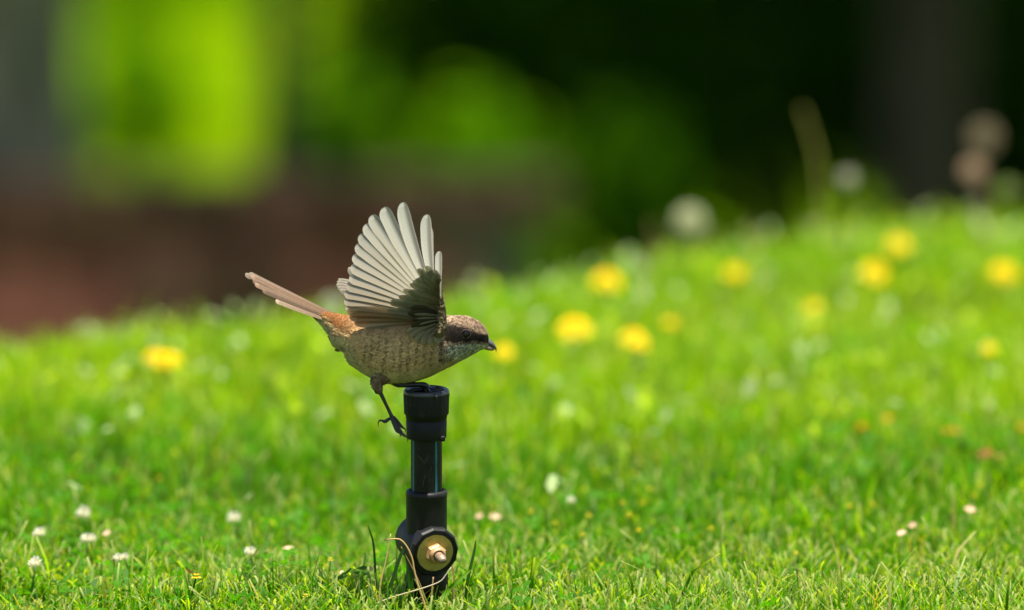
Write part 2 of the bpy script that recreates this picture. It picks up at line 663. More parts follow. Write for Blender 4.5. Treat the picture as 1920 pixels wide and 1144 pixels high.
# ------------------------------------------------------------------ sprinkler riser
PX0 = at(800, 1185, 10.0)
PX0[2] = float(gz(PX0[0], PX0[1]))
KZ = 2340.0
riser = empty('sprinkler_riser', (PX0[0], 10.0, PX0[2]), (R(6.0), 0, R(0)))
tag(riser, 'black plastic sprinkler riser pipe with teal stripes standing in the grass', 'sprinkler pipe')
hz = lambda py: (1183 - py) / KZ
mm = 0.001

# screw cap with fluted grip and open socket
NF = 26
flute = lambda a, i: np.where(i in (4, 5, 6), -0.00042 * (np.cos(a * NF) > 0.1), 0.0)
prof = [(13.2, hz(752)), (14.6, hz(737)), (15.9, hz(735.2)), (17.4, hz(736)), (18.3, hz(740)), (18.4, hz(744)), (17.9, hz(780)),
        (17.6, hz(782)), (16.6, hz(783.5)), (16.4, hz(790.5)), (15.95, hz(791.2)), (15.95, hz(793)), (16.35, hz(793.8)), (16.0, hz(825)), (15.4, hz(828)), (12.7, hz(828.5))]
V, F = lathe_geo([(r * mm, z) for r, z in prof], 104, flute)
cap = mesh_obj('screw_cap', V, F, M['cap'], riser)
V, F = lathe_geo([(13.3 * mm, hz(745)), (13.9 * mm, hz(739.5)), (14.4 * mm, hz(736.6)), (14.9 * mm, hz(735.2)), (15.8 * mm, hz(734.4)), (16.8 * mm, hz(734.9)), (17.6 * mm, hz(736.2)), (18.2 * mm, hz(738)), (18.5 * mm, hz(740.4)), (18.45 * mm, hz(742.5))], 96)
mesh_obj('rim', V, F, M['rim'], cap)
V, F = lathe_geo([(13.3 * mm, hz(753)), (0.5 * mm, hz(754))], 40)
mesh_obj('socket_floor', V, F, M['black'], cap)
mb = MB()
for s in range(1):
    bx = np.array([[x, y, z] for x in (-2.2, 2.2) for y in (-1.2, 1.2) for z in (-2.2, 2.2)]) * mm
    ang = R(-38)
    c = np.array([16.2 * mm * math.cos(ang), 16.2 * mm * math.sin(ang), hz(825)])
    mb.add(bx + c, [(0, 1, 3, 2), (4, 6, 7, 5), (0, 4, 5, 1), (2, 3, 7, 6), (0, 2, 6, 4), (1, 5, 7, 3)])
tab = mb.build('tab', M['cap'], cap)
bv = tab.modifiers.new('bevel', 'BEVEL')
bv.width = 0.0008
bv.segments = 2

# striped pipe
V, F = lathe_geo([(12.5 * mm, hz(827)), (12.5 * mm, hz(880)), (12.5 * mm, hz(932))], 64)
pipe = mesh_obj('pipe', V, F, M['pipe'], riser)
for deg in (-56, 39, 130, 221):
    a = np.linspace(R(deg) - 0.085, R(deg) + 0.085, 6)
    vs = [[12.56 * mm * math.sin(t), -12.56 * mm * math.cos(t), z] for z in (hz(827.5), hz(931)) for t in a]
    s_ = mesh_obj('stripe', vs, grid_faces(2, 6), M['teal'], pipe)
mb = MB()
for pts in ([(-14, 856), (-7, 862), (0, 870), (4, 862), (8, 854)], [(-12, 842), (-9, 846)], [(1, 893), (-2, 905), (-4, 916)], [(10, 884), (13, 878)]):
    P = []
    for xx, yy in pts:
        t = math.asin((xx - 3) / 29.5)
        P.append([12.5 * mm * math.sin(t), -12.5 * mm * math.cos(t), hz(yy)])
    v, f = tube_geo(smooth_path(P, 10), 0.00022, 5)
    mb.add(v, f)
mb.build('scratch', M['scratch'], pipe)

# tee body: upper socket, lower socket
prof = [(12.6, hz(934)), (13.6, hz(928)), (14.1, hz(926.5)), (14.6, hz(928.2)), (15.3, hz(927.4)), (16.1, hz(928.4)), (16.7, hz(933)), (16.6, hz(937)), (16.35, hz(939)),
        (16.3, hz(990)), (16.2, hz(1040)), (16.3, hz(1082)), (17.2, hz(1090)), (17.3, hz(1110)), (16.4, hz(1115)), (13.0, hz(1116)), (12.4, hz(1118)), (12.4, hz(1260))]
V, F = lathe_geo([(r * mm, z) for r, z in prof], 72)
tee = mesh_obj('tee_body', V, F, M['black'], riser)
# branch of the tee: axis towards the viewer, turned right and down
AX = Matrix.Rotation(R(20), 4, 'Z') @ Matrix.Rotation(R(7), 4, 'X')
HUB = np.array([0.0, 0, hz(1032)])


def branch(name, prof, seg, mat, parent, twist=0.0, smooth=True, mod=None):
    V, F = lathe_geo([(r * mm, l * mm) for r, l in prof], seg, mod)
    c, s = math.cos(twist), math.sin(twist)
    V = np.stack([V[:, 0] * c - V[:, 1] * s, -V[:, 2], V[:, 0] * s + V[:, 1] * c], 1)   # lathe axis to -Y
    A = np.array(AX.to_3x3())
    F = [f[::-1] for f in F]
    return mesh_obj(name, V @ A.T + HUB, F, mat, parent, smooth=smooth)


branch('branch_socket', [(0.1, -24), (17.4, -24), (18.8, -22), (19.0, 6), (18.6, 10), (17.0, 11)], 64, M['black'], tee)
ring = branch('union_ring', [(17.0, 8), (19.4, 8.2), (20.4, 9.6), (20.4, 18.5), (19.2, 20.6), (18.0, 20.9), (17.7, 20.3), (17.3, 20.9), (15.6, 20.9), (15.2, 18.0), (10, 17.9)], 12, M['black'], tee, twist=0.1, smooth=False)
bvm = ring.modifiers.new('bevel', 'BEVEL')
bvm.width = 0.0005
bvm.segments = 2
washer = branch('washer', [(3, 17.5), (14.9, 17.5), (15.35, 20.2), (15.1, 20.7), (3, 20.8)], 56, M['washer'], riser, smooth=False)
part_label(washer, 'round yellowish metal washer with rust stains')
nut = branch('hex_nut', [(3, 20.6), (7.6, 20.6), (8.3, 21.0), (8.3, 24.6), (7.4, 25.6), (6.2, 25.7)], 6, M['nut'], riser, twist=0.35, smooth=False)
branch('nut_collar', [(6.6, 25.2), (6.9, 26.0), (6.4, 26.9), (6.6, 27.6), (6.1, 28.4), (5.6, 29.4), (4.6, 29.7), (4.5, 27.5), (3, 27.4)], 32, M['nut'], nut)
part_label(nut, 'rusty brass hexagonal nut')
thr = lambda a, i: np.where(i % 2 == 0, 0.00012, -0.00012) * np.ones_like(a)
branch('threaded_rod', [(3.7, 20)] + [(3.7, 26 + 0.7 * k) for k in range(16)] + [(3.5, 37.6), (2.7, 39.0), (2.3, 40.6), (1.6, 41.0), (0.05, 41.05)], 24, M['rod'], riser, mod=thr)

# ------------------------------------------------------------------ the bird
YB = 10.0 - 0.020


def W(px, py, dep=0.0):
    """photo pixel at the bird's distance, dep in millimetres away from the viewer"""
    return at(px, py, YB + dep * 0.001)


FOOT = W(803, 734)
bird = empty('bird', FOOT)
tag(bird, 'brown bird with raised wings and long tail perched on the sprinkler riser', 'bird')
BO = FOOT
U = 1 / 2360.0       # one photo pixel at the bird, metres

# body: one continuous surface from the tail root to the bill root: x, top, bottom, half width (photo pixels)
ST = np.array([
    (606, 587, 603, 9), (614, 588, 612, 14), (626, 590, 630, 20), (640, 592, 651, 26), (655, 594, 665, 32), (671, 595, 688, 40),
    (690, 595, 701, 46), (712, 594, 710, 50), (736, 592, 716, 52), (765, 590, 715, 52), (790, 589, 708, 49), (812, 590, 700, 45),
    (830, 592, 692, 40), (846, 593, 685.5, 37), (862, 592.5, 677, 36), (878, 594.5, 669, 34), (892, 600.5, 661, 30), (902, 607, 655.5, 25),
    (910, 616.5, 652, 18), (915, 627, 649, 10)], float)


def pchip_rows(A, n):
    t = np.linspace(0, 1, n)
    s = (A[:, 0] - A[0, 0]) / (A[-1, 0] - A[0, 0])
    out = [A[0, 0] + t * (A[-1, 0] - A[0, 0])]
    for k in range(1, A.shape[1]):
        h = np.diff(s)
        d = np.diff(A[:, k]) / h
        m = np.zeros(len(s))
        m[1:-1] = np.where(d[1:] * d[:-1] > 0, 2 * d[1:] * d[:-1] / (d[1:] + d[:-1] + 1e-12), 0)
        m[0], m[-1] = d[0], d[-1]
        i = np.clip(np.searchsorted(s, t, side='right') - 1, 0, len(s) - 2)
        u = (t - s[i]) / h[i]
        out.append((2 * u**3 - 3 * u**2 + 1) * A[i, k] + (u**3 - 2 * u**2 + u) * h[i] * m[i] + (-2 * u**3 + 3 * u**2) * A[i + 1, k] + (u**3 - u**2) * h[i] * m[i + 1])
    return np.stack(out, 1)


NS, NA = 130, 72
RW = pchip_rows(ST, NS)


def body_grid():
    G = np.empty((NS, NA, 3))
    PP = np.empty((NS, NA, 2))
    a = np.linspace(0, 2 * np.pi, NA, endpoint=False)
    for i, (x, tp, bt, hw) in enumerate(RW):
        hy = (bt - tp) / 2
        cy = (bt + tp) / 2
        e = 0.92
        ca, sa = np.cos(a), np.sin(a)
        py = cy - hy * np.sign(sa) * np.abs(sa) ** e
        # widest a little above the middle on the head, below it on the trunk
        dep = hw * np.sign(ca) * np.abs(ca) ** e
        for j in range(NA):
            G[i, j] = W(x, py[j], dep[j] / 2.36)
            PP[i, j] = (x, py[j])
    return G, PP


BG, BP = body_grid()


def sm(a, b, x):
    t = np.clip((x - a) / (b - a), 0, 1)
    return t * t * (3 - 2 * t)


def plum(px, py, depn):
    """plumage colours of the young shrike, by place on the body (px, py arrays)"""
    n1 = value_noise(px, py, 0.09, 3)
    n2 = value_noise(px + 40 * depn, py, 0.3, 4)
    c = np.empty((len(px), 3))
    top = np.interp(px, RW[:, 0], RW[:, 1])
    bot = np.interp(px, RW[:, 0], RW[:, 2])
    h = (py - top) / (bot - top + 1e-6)
    back = np.array([0.27, 0.165, 0.075])
    flank = np.array([0.60, 0.39, 0.175])
    belly = np.array([0.52, 0.43, 0.24])
    c[:] = flank
    c += (back - flank) * (1 - sm(0.12, 0.42, h))[:, None]
    c += (belly - c) * sm(0.72, 0.98, h)[:, None]
    # breast: duller, olive-brown
    br = sm(770, 840, px) * sm(0.3, 0.55, h)
    c += (np.array([0.36, 0.24, 0.11]) - c) * (br * 0.7)[:, None]
    # rufous rump and buff under-tail
    ru = (1 - sm(640, 700, px)) * (1 - sm(0.35, 0.65, h))
    c += (np.array([0.25, 0.10, 0.027]) - c) * ru[:, None]
    ut = (1 - sm(655, 690, px)) * sm(0.5, 0.8, h)
    c += (np.array([0.52, 0.44, 0.23]) - c) * ut[:, None]
    # head
    hd = sm(822, 838, px) * (1 - sm(0, 1, (py - (672 - 0.25 * (px - 830))) / 14))
    crown = np.array([0.30, 0.205, 0.13])
    c += (crown - c) * hd[:, None]
    thr = sm(836, 850, px + 6 * (n2 - .5)) * sm(0, 1, (py - 641) / 6) * (1 - sm(0, 1, (py - (664 + (px - 845) * 0.42)) / 7 + (n2 - .5)) * (1 - sm(868, 886, px)))
    c += (np.array([0.46, 0.44, 0.33]) - c) * (thr * 0.9)[:, None]
    # dark mask from the bill through the eye to the ear coverts
    yl = 626 + (px - 873) * 0.28
    hwk = np.interp(px, [834, 842, 858, 880, 892, 914], [8, 21, 21, 16.0, 9.5, 7])
    yl = yl + np.interp(px, [834, 850, 880, 914], [6, 5, 0, -1])
    mk = 1 - sm(0.62, 1.1, np.abs(py - yl) / hwk)
    mk = mk * sm(832, 840, px)
    c += (np.array([0.009, 0.006, 0.0035]) - c) * (mk * 0.99)[:, None]
    c *= (1 + hd * (1.5 * value_noise(px, py, 0.42, 12) - 0.8))[:, None]
    # wavy dark bars down the flanks and breast sides
    wob = 2.2 * value_noise(px, py, 0.04, 7) + 0.9 * value_noise(px, py, 0.14, 8)
    bar = sm(0.15, 0.8, np.sin(px * 0.46 + (py - 650) * 0.06 + wob)) * sm(676, 700, px) * (1 - sm(826, 846, px)) * sm(0.22, 0.4, h) * (1 - sm(0.74, 0.92, h))
    c *= (1 - 0.5 * bar * (0.5 + 0.8 * n2))[:, None]
    c *= (0.78 + 0.28 * n1 + 0.22 * n2)[:, None]
    return c, mk, hd, thr, h, ru


bpf = BP.reshape(-1, 2)
dn = np.tile(np.cos(np.linspace(0, 2 * np.pi, NA, endpoint=False)), NS)
bc = plum(bpf[:, 0], bpf[:, 1], dn)[0] * 0.8
Fb = grid_faces(NS, NA, True) + [tuple(range(NA))[::-1], tuple(range((NS - 1) * NA, NS * NA))]
body = mesh_obj('body', BG.reshape(-1, 3), [f[::-1] for f in Fb], M['body'], bird, bc, off=BO)

# contour feathers all over the body, lying back towards the tail
dU = np.gradient(BG, axis=0)
dA = np.roll(BG, -1, 1) - np.roll(BG, 1, 1)
NRM = np.cross(dU, dA)
NRM /= np.linalg.norm(NRM, axis=2, keepdims=True) + 1e-12
cen = BG.mean(axis=1, keepdims=True)
NRM *= np.sign((NRM * (BG - cen)).sum(2, keepdims=True))
area = np.linalg.norm(np.cross(dU, dA), axis=2)
sizes = np.interp(RW[:, 0], [610, 650, 740, 820, 840, 870, 915], [13, 14, 14, 13, 9, 7, 5.5]) * U
prob = (area / (sizes[:, None] ** 2))
prob /= prob.sum()
NFEA = 26000
pick = rng.choice(NS * NA, NFEA, p=prob.ravel())
pi_, pj_ = pick // NA, pick % NA
order = np.argsort(pi_)          # tail first, head last
pi_, pj_ = pi_[order], pj_[order]
P0 = BG[pi_, pj_] + dU[pi_, pj_] * rng.uniform(-.5, .5, (NFEA, 1)) + dA[pi_, pj_] * rng.uniform(-.25, .25, (NFEA, 1))
N0 = NRM[pi_, pj_]
T0 = -dU[pi_, pj_]
T0 /= np.linalg.norm(T0, axis=1)[:, None]
# on the belly they slope down and back
T0 = T0 + np.array([0, 0, -0.35]) * sm(0.3, 0.9, (BP[pi_, pj_][:, 1] - RW[pi_, 1]) / (RW[pi_, 2] - RW[pi_, 1]))[:, None] * (RW[pi_, 0] < 840)[:, None]
T0 += rng.normal(0, 0.16, (NFEA, 3))
T0 -= N0 * (T0 * N0).sum(1, keepdims=True)
T0 /= np.linalg.norm(T0, axis=1)[:, None]
S0 = np.cross(N0, T0)
pxy = BP[pi_, pj_]
cf_, mk_, hd_, th_, hh_, ru_ = plum(pxy[:, 0], pxy[:, 1], N0[:, 1])
L = sizes[pi_] * rng.uniform(0.8, 1.25, NFEA)
L *= np.where((pxy[:, 0] < 672) & (hh_ > 0.55), 1.5, 1.0)
Wd = L * rng.uniform(0.28, 0.42, NFEA)
trow = [0, 0.35, 0.58, 0.74, 0.92, 1.0]
wrow = [0.5, 0.9, 1.0, 0.92, 0.62, 0.12]
lrow = [-0.02, 0.05, 0.075, 0.085, 0.09, 0.085]
FV = np.empty((NFEA, 6, 3, 3), np.float32)
FC = np.empty((NFEA, 6, 3, 3), np.float32)
barred = ((hd_ < 0.5) & (th_ < 0.5) & (hh_ > 0.25) & (hh_ < 0.9))
barmask = np.where(barred, rng.uniform(0.05, 0.6, NFEA), 0.12)
barmask = np.where(ru_ > 0.4, 0.65, barmask)
scaly = (hd_ > 0.5) & (mk_ < 0.4) & (th_ < 0.4)
barmask = np.where(scaly, 0.95, barmask)
barmask = np.where(th_ > 0.4, rng.uniform(0, .9, NFEA), barmask)
jit = rng.uniform(0.85, 1.2, (NFEA, 1))
fluff = 1 + 1.3 * sm(0.6, 0.95, hh_) * (pxy[:, 0] < 840) + 0.8 * (pxy[:, 0] < 680)
for r_ in range(6):
    for q, sd in enumerate((-1, 0, 1)):
        FV[:, r_, q] = (P0 + T0 * (L * trow[r_])[:, None] + S0 * (Wd * 0.5 * wrow[r_] * sd)[:, None]
                        + N0 * (L * (lrow[r_] * fluff + (0.035 if sd == 0 else 0.0)) + 0.0001)[:, None])
        cc_ = cf_ * jit
        if r_ in (3,):
            cc_ = cc_ * (1 - barmask * 0.82)[:, None]
        if r_ == 4:
            cc_ = cc_ * (1 - barmask * 0.3)[:, None]
        if r_ == 5:
            cc_ = cc_ * np.where(barred | scaly, 1.35, 1.1)[:, None]
        if r_ <= 1:
            cc_ = cc_ * 0.85
        FC[:, r_, q] = cc_
b = np.arange(NFEA)[:, None, None, None] * 18 + np.arange(5)[None, :, None, None] * 3 + np.arange(2)[None, None, :, None]
FF = (b + np.array([0, 1, 4, 3])).reshape(-1, 4)
plm = mesh_obj('plumage', FV.reshape(-1, 3), FF, M['contour'], bird, FC.reshape(-1, 3), off=BO)
plm['kind'] = 'stuff'


def feather(name, base, tip, width, mat, parent, col_base, col_tip, bend=0.0, lead=0.4, nl=16, nw=9, edge=1.25, nrm=(0, -1, 0),
            roll=0.0, camber=0.10, tipround=0.13, w0=0.35, rach=0.55, shaft=True, dark=None, wpeak=0.62):
    """one vaned feather: base and tip in metres; bend bows it sideways; lead = share of the width on the leading vane"""
    base, tip = np.asarray(base, float), np.asarray(tip, float)
    ax = tip - base
    Ln = np.linalg.norm(ax)
    ax /= Ln
    n = np.asarray(nrm, float)
    n = n - ax * n.dot(ax)
    n /= np.linalg.norm(n)
    s = np.cross(ax, n)
    n2 = n * math.cos(roll) + s * math.sin(roll)
    s = np.cross(ax, n2)
    n = n2
    ts = 1 - (1 - np.linspace(0, 1, nl)) ** 1.6
    vs = np.linspace(-1, 1, nw)
    V, C, UVs = [], [], []
    for t in ts:
        w = w0 + (1 - w0) * float(sm(0, wpeak, t))
        if t > 1 - tipround:
            q = (t - (1 - tipround)) / tipround
            w *= math.sqrt(max(0.0, 1 - q * q)) * 0.985 + 0.015
        ctr = base + ax * Ln * t + s * (bend * Ln * 4 * t * (1 - t) * 0.5)
        for v in vs:
            wd = width * w * (lead if v > 0 else 1 - lead) * v
            p = ctr + s * wd + n * w * (-camber * width * v * v + 0.02 * width * math.cos(v * 3.14))
            V.append(p)
            e = abs(v)
            c = np.asarray(col_base) * (1 - t) + np.asarray(col_tip) * t
            if dark is not None and 0.05 < v < 0.8:  # dark vane band: overlap shade between feathers put into the colour
                c = c * 0.3 + np.asarray(dark) * 0.7
            k = 1.0
            if e > 0.85 or t > 0.965:
                k = edge
            elif e < 0.12:
                k = rach
            C.append(np.clip(c * k, 0, 0.85))
            UVs.append((t * Ln * 1000 + abs(wd) * 900, wd * 1000))
    F = grid_faces(len(ts), nw)
    return mesh_obj(name, np.array(V), F, mat, parent, np.array(C), np.array(UVs), off=BO)


# ---- near wing: raised, under side to the viewer.  tip x, y, base x, y, width (photo pixels), bend
FLIGHT = [
    (824, 471, 826, 556, 13, -0.02), (801, 402, 817, 560, 21, -0.05), (756, 379, 815, 560, 25, -0.05), (721.5, 388, 812, 562, 26, -0.03),
    (698, 403, 811, 564, 25, -0.02), (686, 420, 810, 567, 25, 0.0), (676, 439, 810, 570, 25, 0.0), (669, 458, 810, 573, 25, 0.02),
    (663, 478, 810, 577, 25, 0.03), (659.5, 497, 811, 581, 26, 0.04), (656, 517, 812, 585, 26, 0.05), (650, 532, 813, 589, 26, 0.05),
    (646, 547, 815, 592, 26, 0.05), (645, 561, 817, 595, 27, 0.05), (648, 574, 818, 599, 28, 0.05)]
near_wing = empty('near_wing', (0, 0, 0))
near_wing.parent = bird
far_wing = empty('far_wing', (0, 0, 0))
far_wing.parent = bird


def lean(py, near=True):
    """depth (mm): wings open upwards into a V"""
    d = 20 + (610 - py) * 0.24
    return -d if near else d


WN, WF = (0, -1, -0.566), (0, -1, 0.566)
rf = random.Random(5)
NFL = len(FLIGHT)
for i, (tx, ty, bx_, by_, wd, bend) in enumerate(FLIGHT):
    s = i / (NFL - 1)
    st = i * 0.36
    tipc = np.array([0.50, 0.495, 0.45]) * (1 - s) + np.array([0.34, 0.29, 0.235]) * s
    tipc = tipc * rf.uniform(0.9, 1.05)
    basec = (np.array([0.66, 0.64, 0.56]) * (1 - s) + np.array([0.42, 0.36, 0.28]) * s)
    feather('flight_feather', W(bx_, by_, lean(by_) + st), W(tx, ty, lean(ty) + st), wd * U, M['flight'], near_wing,
            basec, tipc, bend, nrm=WN, lead=0.34 if i > 1 else 0.4, edge=1.2, roll=R(7), camber=0.07, w0=0.30, rach=0.72, nl=20,
            tipround=0.10 if i > 2 else 0.16, wpeak=0.7, dark=(0.20, 0.17, 0.135))
# tertials
for k, (tx, ty, bx_, by_, wd, cb, ct) in enumerate([
        (650, 583, 816, 601, 28, (0.40, 0.32, 0.21), (0.42, 0.34, 0.24)),
        (655, 594, 812, 602, 28, (0.34, 0.24, 0.13), (0.34, 0.25, 0.16)),
        (664, 605, 808, 604, 26, (0.44, 0.33, 0.19), (0.36, 0.28, 0.19)),
        (682, 616, 800, 606, 24, (0.36, 0.30, 0.2), (0.5, 0.46, 0.38))]):
    feather('tertial', W(bx_, by_, -20 + 1.4 * k - 2), W(tx, ty, -22 + 1.4 * k - 1), wd * U, M['flight'], near_wing, cb, ct, 0.03, nrm=WN, lead=0.45,
            edge=1.35, roll=R(6), tipround=0.16, w0=0.4)
# under-wing coverts in three rows, dark olive, over the quill roots
BND = np.array([(815, 508), (800, 502), (786, 507), (778, 522), (770, 536), (757, 546), (745, 558), (735, 570), (730, 583), (733, 596)], float)
rows = [(1.0, 24, 15, (0.22, 0.205, 0.135), (0.42, 0.39, 0.29)), (0.74, 22, 13, (0.19, 0.175, 0.105), (0.34, 0.30, 0.19)),
        (0.5, 18, 12, (0.18, 0.15, 0.085), (0.32, 0.27, 0.15)), (0.3, 14, 11, (0.12, 0.09, 0.045), (0.25, 0.19, 0.095))]
for ri, (ext, cnt, wd, cb, ct) in enumerate(rows):
    for i in range(cnt):
        s = i / (cnt - 1)
        bp = np.array([np.interp(s * 9, range(10), BND[:, 0]), np.interp(s * 9, range(10), BND[:, 1])])
        hub = np.array([822 + 6 * s, 532 + 68 * s])
        tp = hub + (bp - hub) * ext * rf.uniform(0.86, 1.08) + np.array([rf.uniform(-3, 3), rf.uniform(-3, 3)])
        j = rf.uniform(0.75, 1.25)
        dep = -1.3 - 0.55 * ri + 4.2 * s
        feather('under_covert', W(hub[0], hub[1], lean(hub[1]) + dep), W(tp[0], tp[1], lean(tp[1]) + dep + 0.3), wd * U, M['covert'], near_wing,
                np.array(cb) * j, np.array(ct) * j, rf.uniform(-0.04, 0.04), nrm=WN, lead=0.5, nl=9, nw=5, edge=1.08, tipround=0.22, w0=0.4, camber=0.05, rach=0.75)
# pale fringed axillaries fanning from the arm pit
for k, (tx, ty, wd, pale) in enumerate([(770, 577, 17, 0), (764, 588, 18, 0), (776, 590, 7, 1), (772, 600, 19, 0), (781, 598, 5, 1), (786, 609, 5.5, 1), (770, 612, 18, 0),
                                        (788, 619, 5, 1), (762, 622, 18, 2), (795, 627, 5, 1), (768, 632, 20, 2), (803, 634, 4.5, 1), (778, 640, 21, 2), (790, 645, 21, 2), (804, 646, 20, 2), (818, 643, 17, 2)]):
    cb, ct = [((0.035, 0.028, 0.013), (0.09, 0.072, 0.035)), ((0.16, 0.135, 0.08), (0.30, 0.27, 0.18)), ((0.12, 0.10, 0.06), (0.42, 0.36, 0.24))][pale]
    dep = -27.5 - (2.2 if pale == 1 else 0.0) + 0.12 * k + (1.5 if pale == 2 else 0)
    feather('axillary', W(830, 590 + k * 2.0, dep + 1.5), W(tx, ty, dep), wd * U, M['covert'], near_wing, cb, ct, 0.06 if pale == 1 else 0.02, nrm=WN, lead=0.5, nl=9, nw=5,
            edge=1.05, tipround=0.35, w0=0.3, camber=0.08, rach=0.9)
# leading edge of the wing: the fleshy arm, clothed in small feathers
arm_path = smooth_path([W(806, 618, -14), W(826, 622, -24), W(830, 600, -25), W(829, 575, -26), W(825.5, 548, -29), W(820, 520, -32)], 22)
arad = np.interp(np.linspace(0, 1, 22), [0, 0.3, 0.6, 1], [15, 8, 6, 2.5]) * U
v, f = tube_geo(arm_path, arad, 14)
mesh_obj('wing_arm', v, f, M['body'], near_wing, np.tile(np.array([[0.13, 0.10, 0.05]]), (len(v), 1)), off=BO)
FVe, FFe, FCe = [], [], []
mb = MB()
for k in range(260):
    s = rf.random()
    i = s * 20.999
    p = arm_path[int(i)] * (1 - i % 1) + arm_path[int(i) + 1] * (i % 1)
    th = rf.uniform(0, 6.28)
    r_ = np.interp(i, range(22), arad)
    nn = np.array([math.cos(th), math.sin(th), 0.15])
    nn /= np.linalg.norm(nn)
    t = np.array([-0.85, -0.1, 0.35 * rf.uniform(-1, 1)])
    t -= nn * t.dot(nn)
    t /= np.linalg.norm(t) + 1e-9
    sd = np.cross(nn, t)
    ln = rf.uniform(7, 12) * U
    c = np.array([0.20, 0.155, 0.08]) * rf.uniform(0.7, 1.25)
    b0 = p + nn * r_
    vv = [b0 + t * ln * a + sd * ln * 0.28 * w * q + nn * ln * (0.03 + 0.07 * a) for a, w in ((0, .6), (.5, 1), (.85, .7), (1, .1)) for q in (-1, 0, 1)]
    mb.add(vv, grid_faces(4, 3), np.array([c * (1.0 if a < 3 else 0.75) if a < 9 else c * 1.2 for a in range(12)]))
ed = mb.build('edge_plumage', M['contour'], near_wing, off=BO)
ed['kind'] = 'stuff'

# ---- far wing, mostly hidden by the near one
for i, (tx, ty, bx_, by_, wd, bend) in enumerate(FLIGHT):
    if i == 0:
        continue
    s = i / (NFL - 1)
    fx = tx + np.interp(i, [0, 8, 10, 14], [6, 6, -20, -14])
    fy = ty + np.interp(i, [0, 6, 10, 14], [26, 14, 2, -28])
    if i >= 10:
        fx, fy = [(634, 523), (631.5, 527.5), (630.5, 532.5), (633, 538), (637, 543)][i - 10]
    st = -i * 0.5
    cb = np.array([0.36, 0.32, 0.27])
    feather('flight_feather', W(bx_, by_, lean(by_, False) + st), W(fx, fy, lean(fy, False) + st), wd * U * (0.8 if i < 10 else 0.52), M['flight'], far_wing, cb, cb * 0.95, bend, nrm=WF,
            lead=0.34, edge=1.3, roll=R(-6), w0=0.3, rach=0.7, tipround=0.12)
v, f = tube_geo(smooth_path([W(806, 612, 12), W(822, 606, 22), W(826, 580, 25), W(821, 548, 29)], 14), np.interp(np.linspace(0, 1, 14), [0, .4, 1], [15, 7, 3]) * U, 12)
mesh_obj('wing_arm', v, f, M['body'], far_wing, np.tile(np.array([[0.16, 0.11, 0.06]]), (len(v), 1)), off=BO)

# ---- tail: twelve graduated feathers, almost closed
tail = empty('tail', (0, 0, 0))
tail.parent = bird
TAIL = [(459.5, 513, 13, -1.0), (466, 512.5, 14, 2.0), (470, 516, 14, -2.2), (471, 519, 14, 4.0), (474, 524, 14, -3.4), (474, 523, 13, 5.5),
        (478, 531, 13, -4.6), (480, 530, 13, 7.0), (492, 543, 12, -5.8), (490, 540, 12, 8.0), (516.5, 563, 11, -7.2), (500, 548, 11, 9.0)]
for k, (tx, ty, wd, dep) in enumerate(TAIL):
    off_ = (ty - 513) / 50.0
    bx_, by_ = 640 + 2 * off_, 596 + 12 * off_
    c = np.array([0.17, 0.10, 0.05]) * rf.uniform(0.85, 1.1)
    ct = np.array([0.18, 0.115, 0.072]) * rf.uniform(0.9, 1.1)
    if k in (4, 5, 8, 9):
        c, ct = c * 0.62, ct * 0.7
    if k == 10:
        c, ct = np.array([0.17, 0.11, 0.06]), np.array([0.28, 0.21, 0.135])
    if k in (1, 0):
        c, ct = np.array([0.085, 0.06, 0.042]), np.array([0.13, 0.10, 0.075])
    feather('tail_feather', W(bx_, by_, dep * 0.5), W(tx, ty, dep * 1.3), wd * U, M['tailf'], tail, c, ct, -0.02, lead=0.5, nl=18, nw=7, edge=1.3,
            nrm=(0.25, -0.72, 0.65), roll=R(rf.uniform(-6, 6)), tipround=0.035, w0=0.6, camber=0.1, rach=0.6)

# ---- head: bill, eye
mb = MB()


def bill_half(top, bot, halfw, cols):
    top, bot = np.array(top, float), np.array(bot, float)
    n = 14
    tp, bp = smooth_path(np.c_[top, 0 * top[:, :1]], n)[:, :2], smooth_path(np.c_[bot, 0 * bot[:, :1]], n)[:, :2]
    hw = np.interp(np.linspace(0, 1, n), np.linspace(0, 1, len(halfw)), halfw)
    V, C = [], []
    na = 14
    for i in range(n):
        cx_, cy_ = (tp[i] + bp[i]) / 2
        for j in range(na):
            a = 2 * math.pi * j / na
            k = (1 + math.sin(a)) / 2
            p = bp[i] * (1 - k) + tp[i] * k
            V.append(W(p[0], p[1], hw[i] * math.cos(a) * (0.75 + 0.25 * (1 - k)) / 2.36))
            C.append(np.array(cols[0]) * (1 - k) + np.array(cols[1]) * k)
    F = [f[::-1] for f in grid_faces(n, na, True)] + [tuple(range(na)), tuple(range((n - 1) * na, n * na))[::-1]]
    return np.array(V), F, np.array(C)


v, f, c = bill_half([(905, 632), (914, 634.6), (921, 638), (927.5, 644.5), (931, 652), (931, 659)], [(898, 646), (909, 646), (917, 648), (924, 651), (928, 655), (930.2, 661)],
                    [12, 10, 8.5, 6.5, 4, 0.8], [(0.13, 0.10, 0.085), (0.06, 0.06, 0.07)])
mesh_obj('upper_bill', v, f, M['horn'], bird, c, off=BO)
v, f, c = bill_half([(897, 643.5), (908, 643.5), (916, 645.5), (923, 648.7), (927.5, 653.5)], [(897, 653), (906, 654.5), (914, 657.3), (921, 658), (926.5, 656.8)],
                    [11, 9.5, 8, 5.5, 1.2], [(0.30, 0.22, 0.13), (0.24, 0.17, 0.11)])
mesh_obj('lower_bill', v, f, M['horn'], bird, c, off=BO)
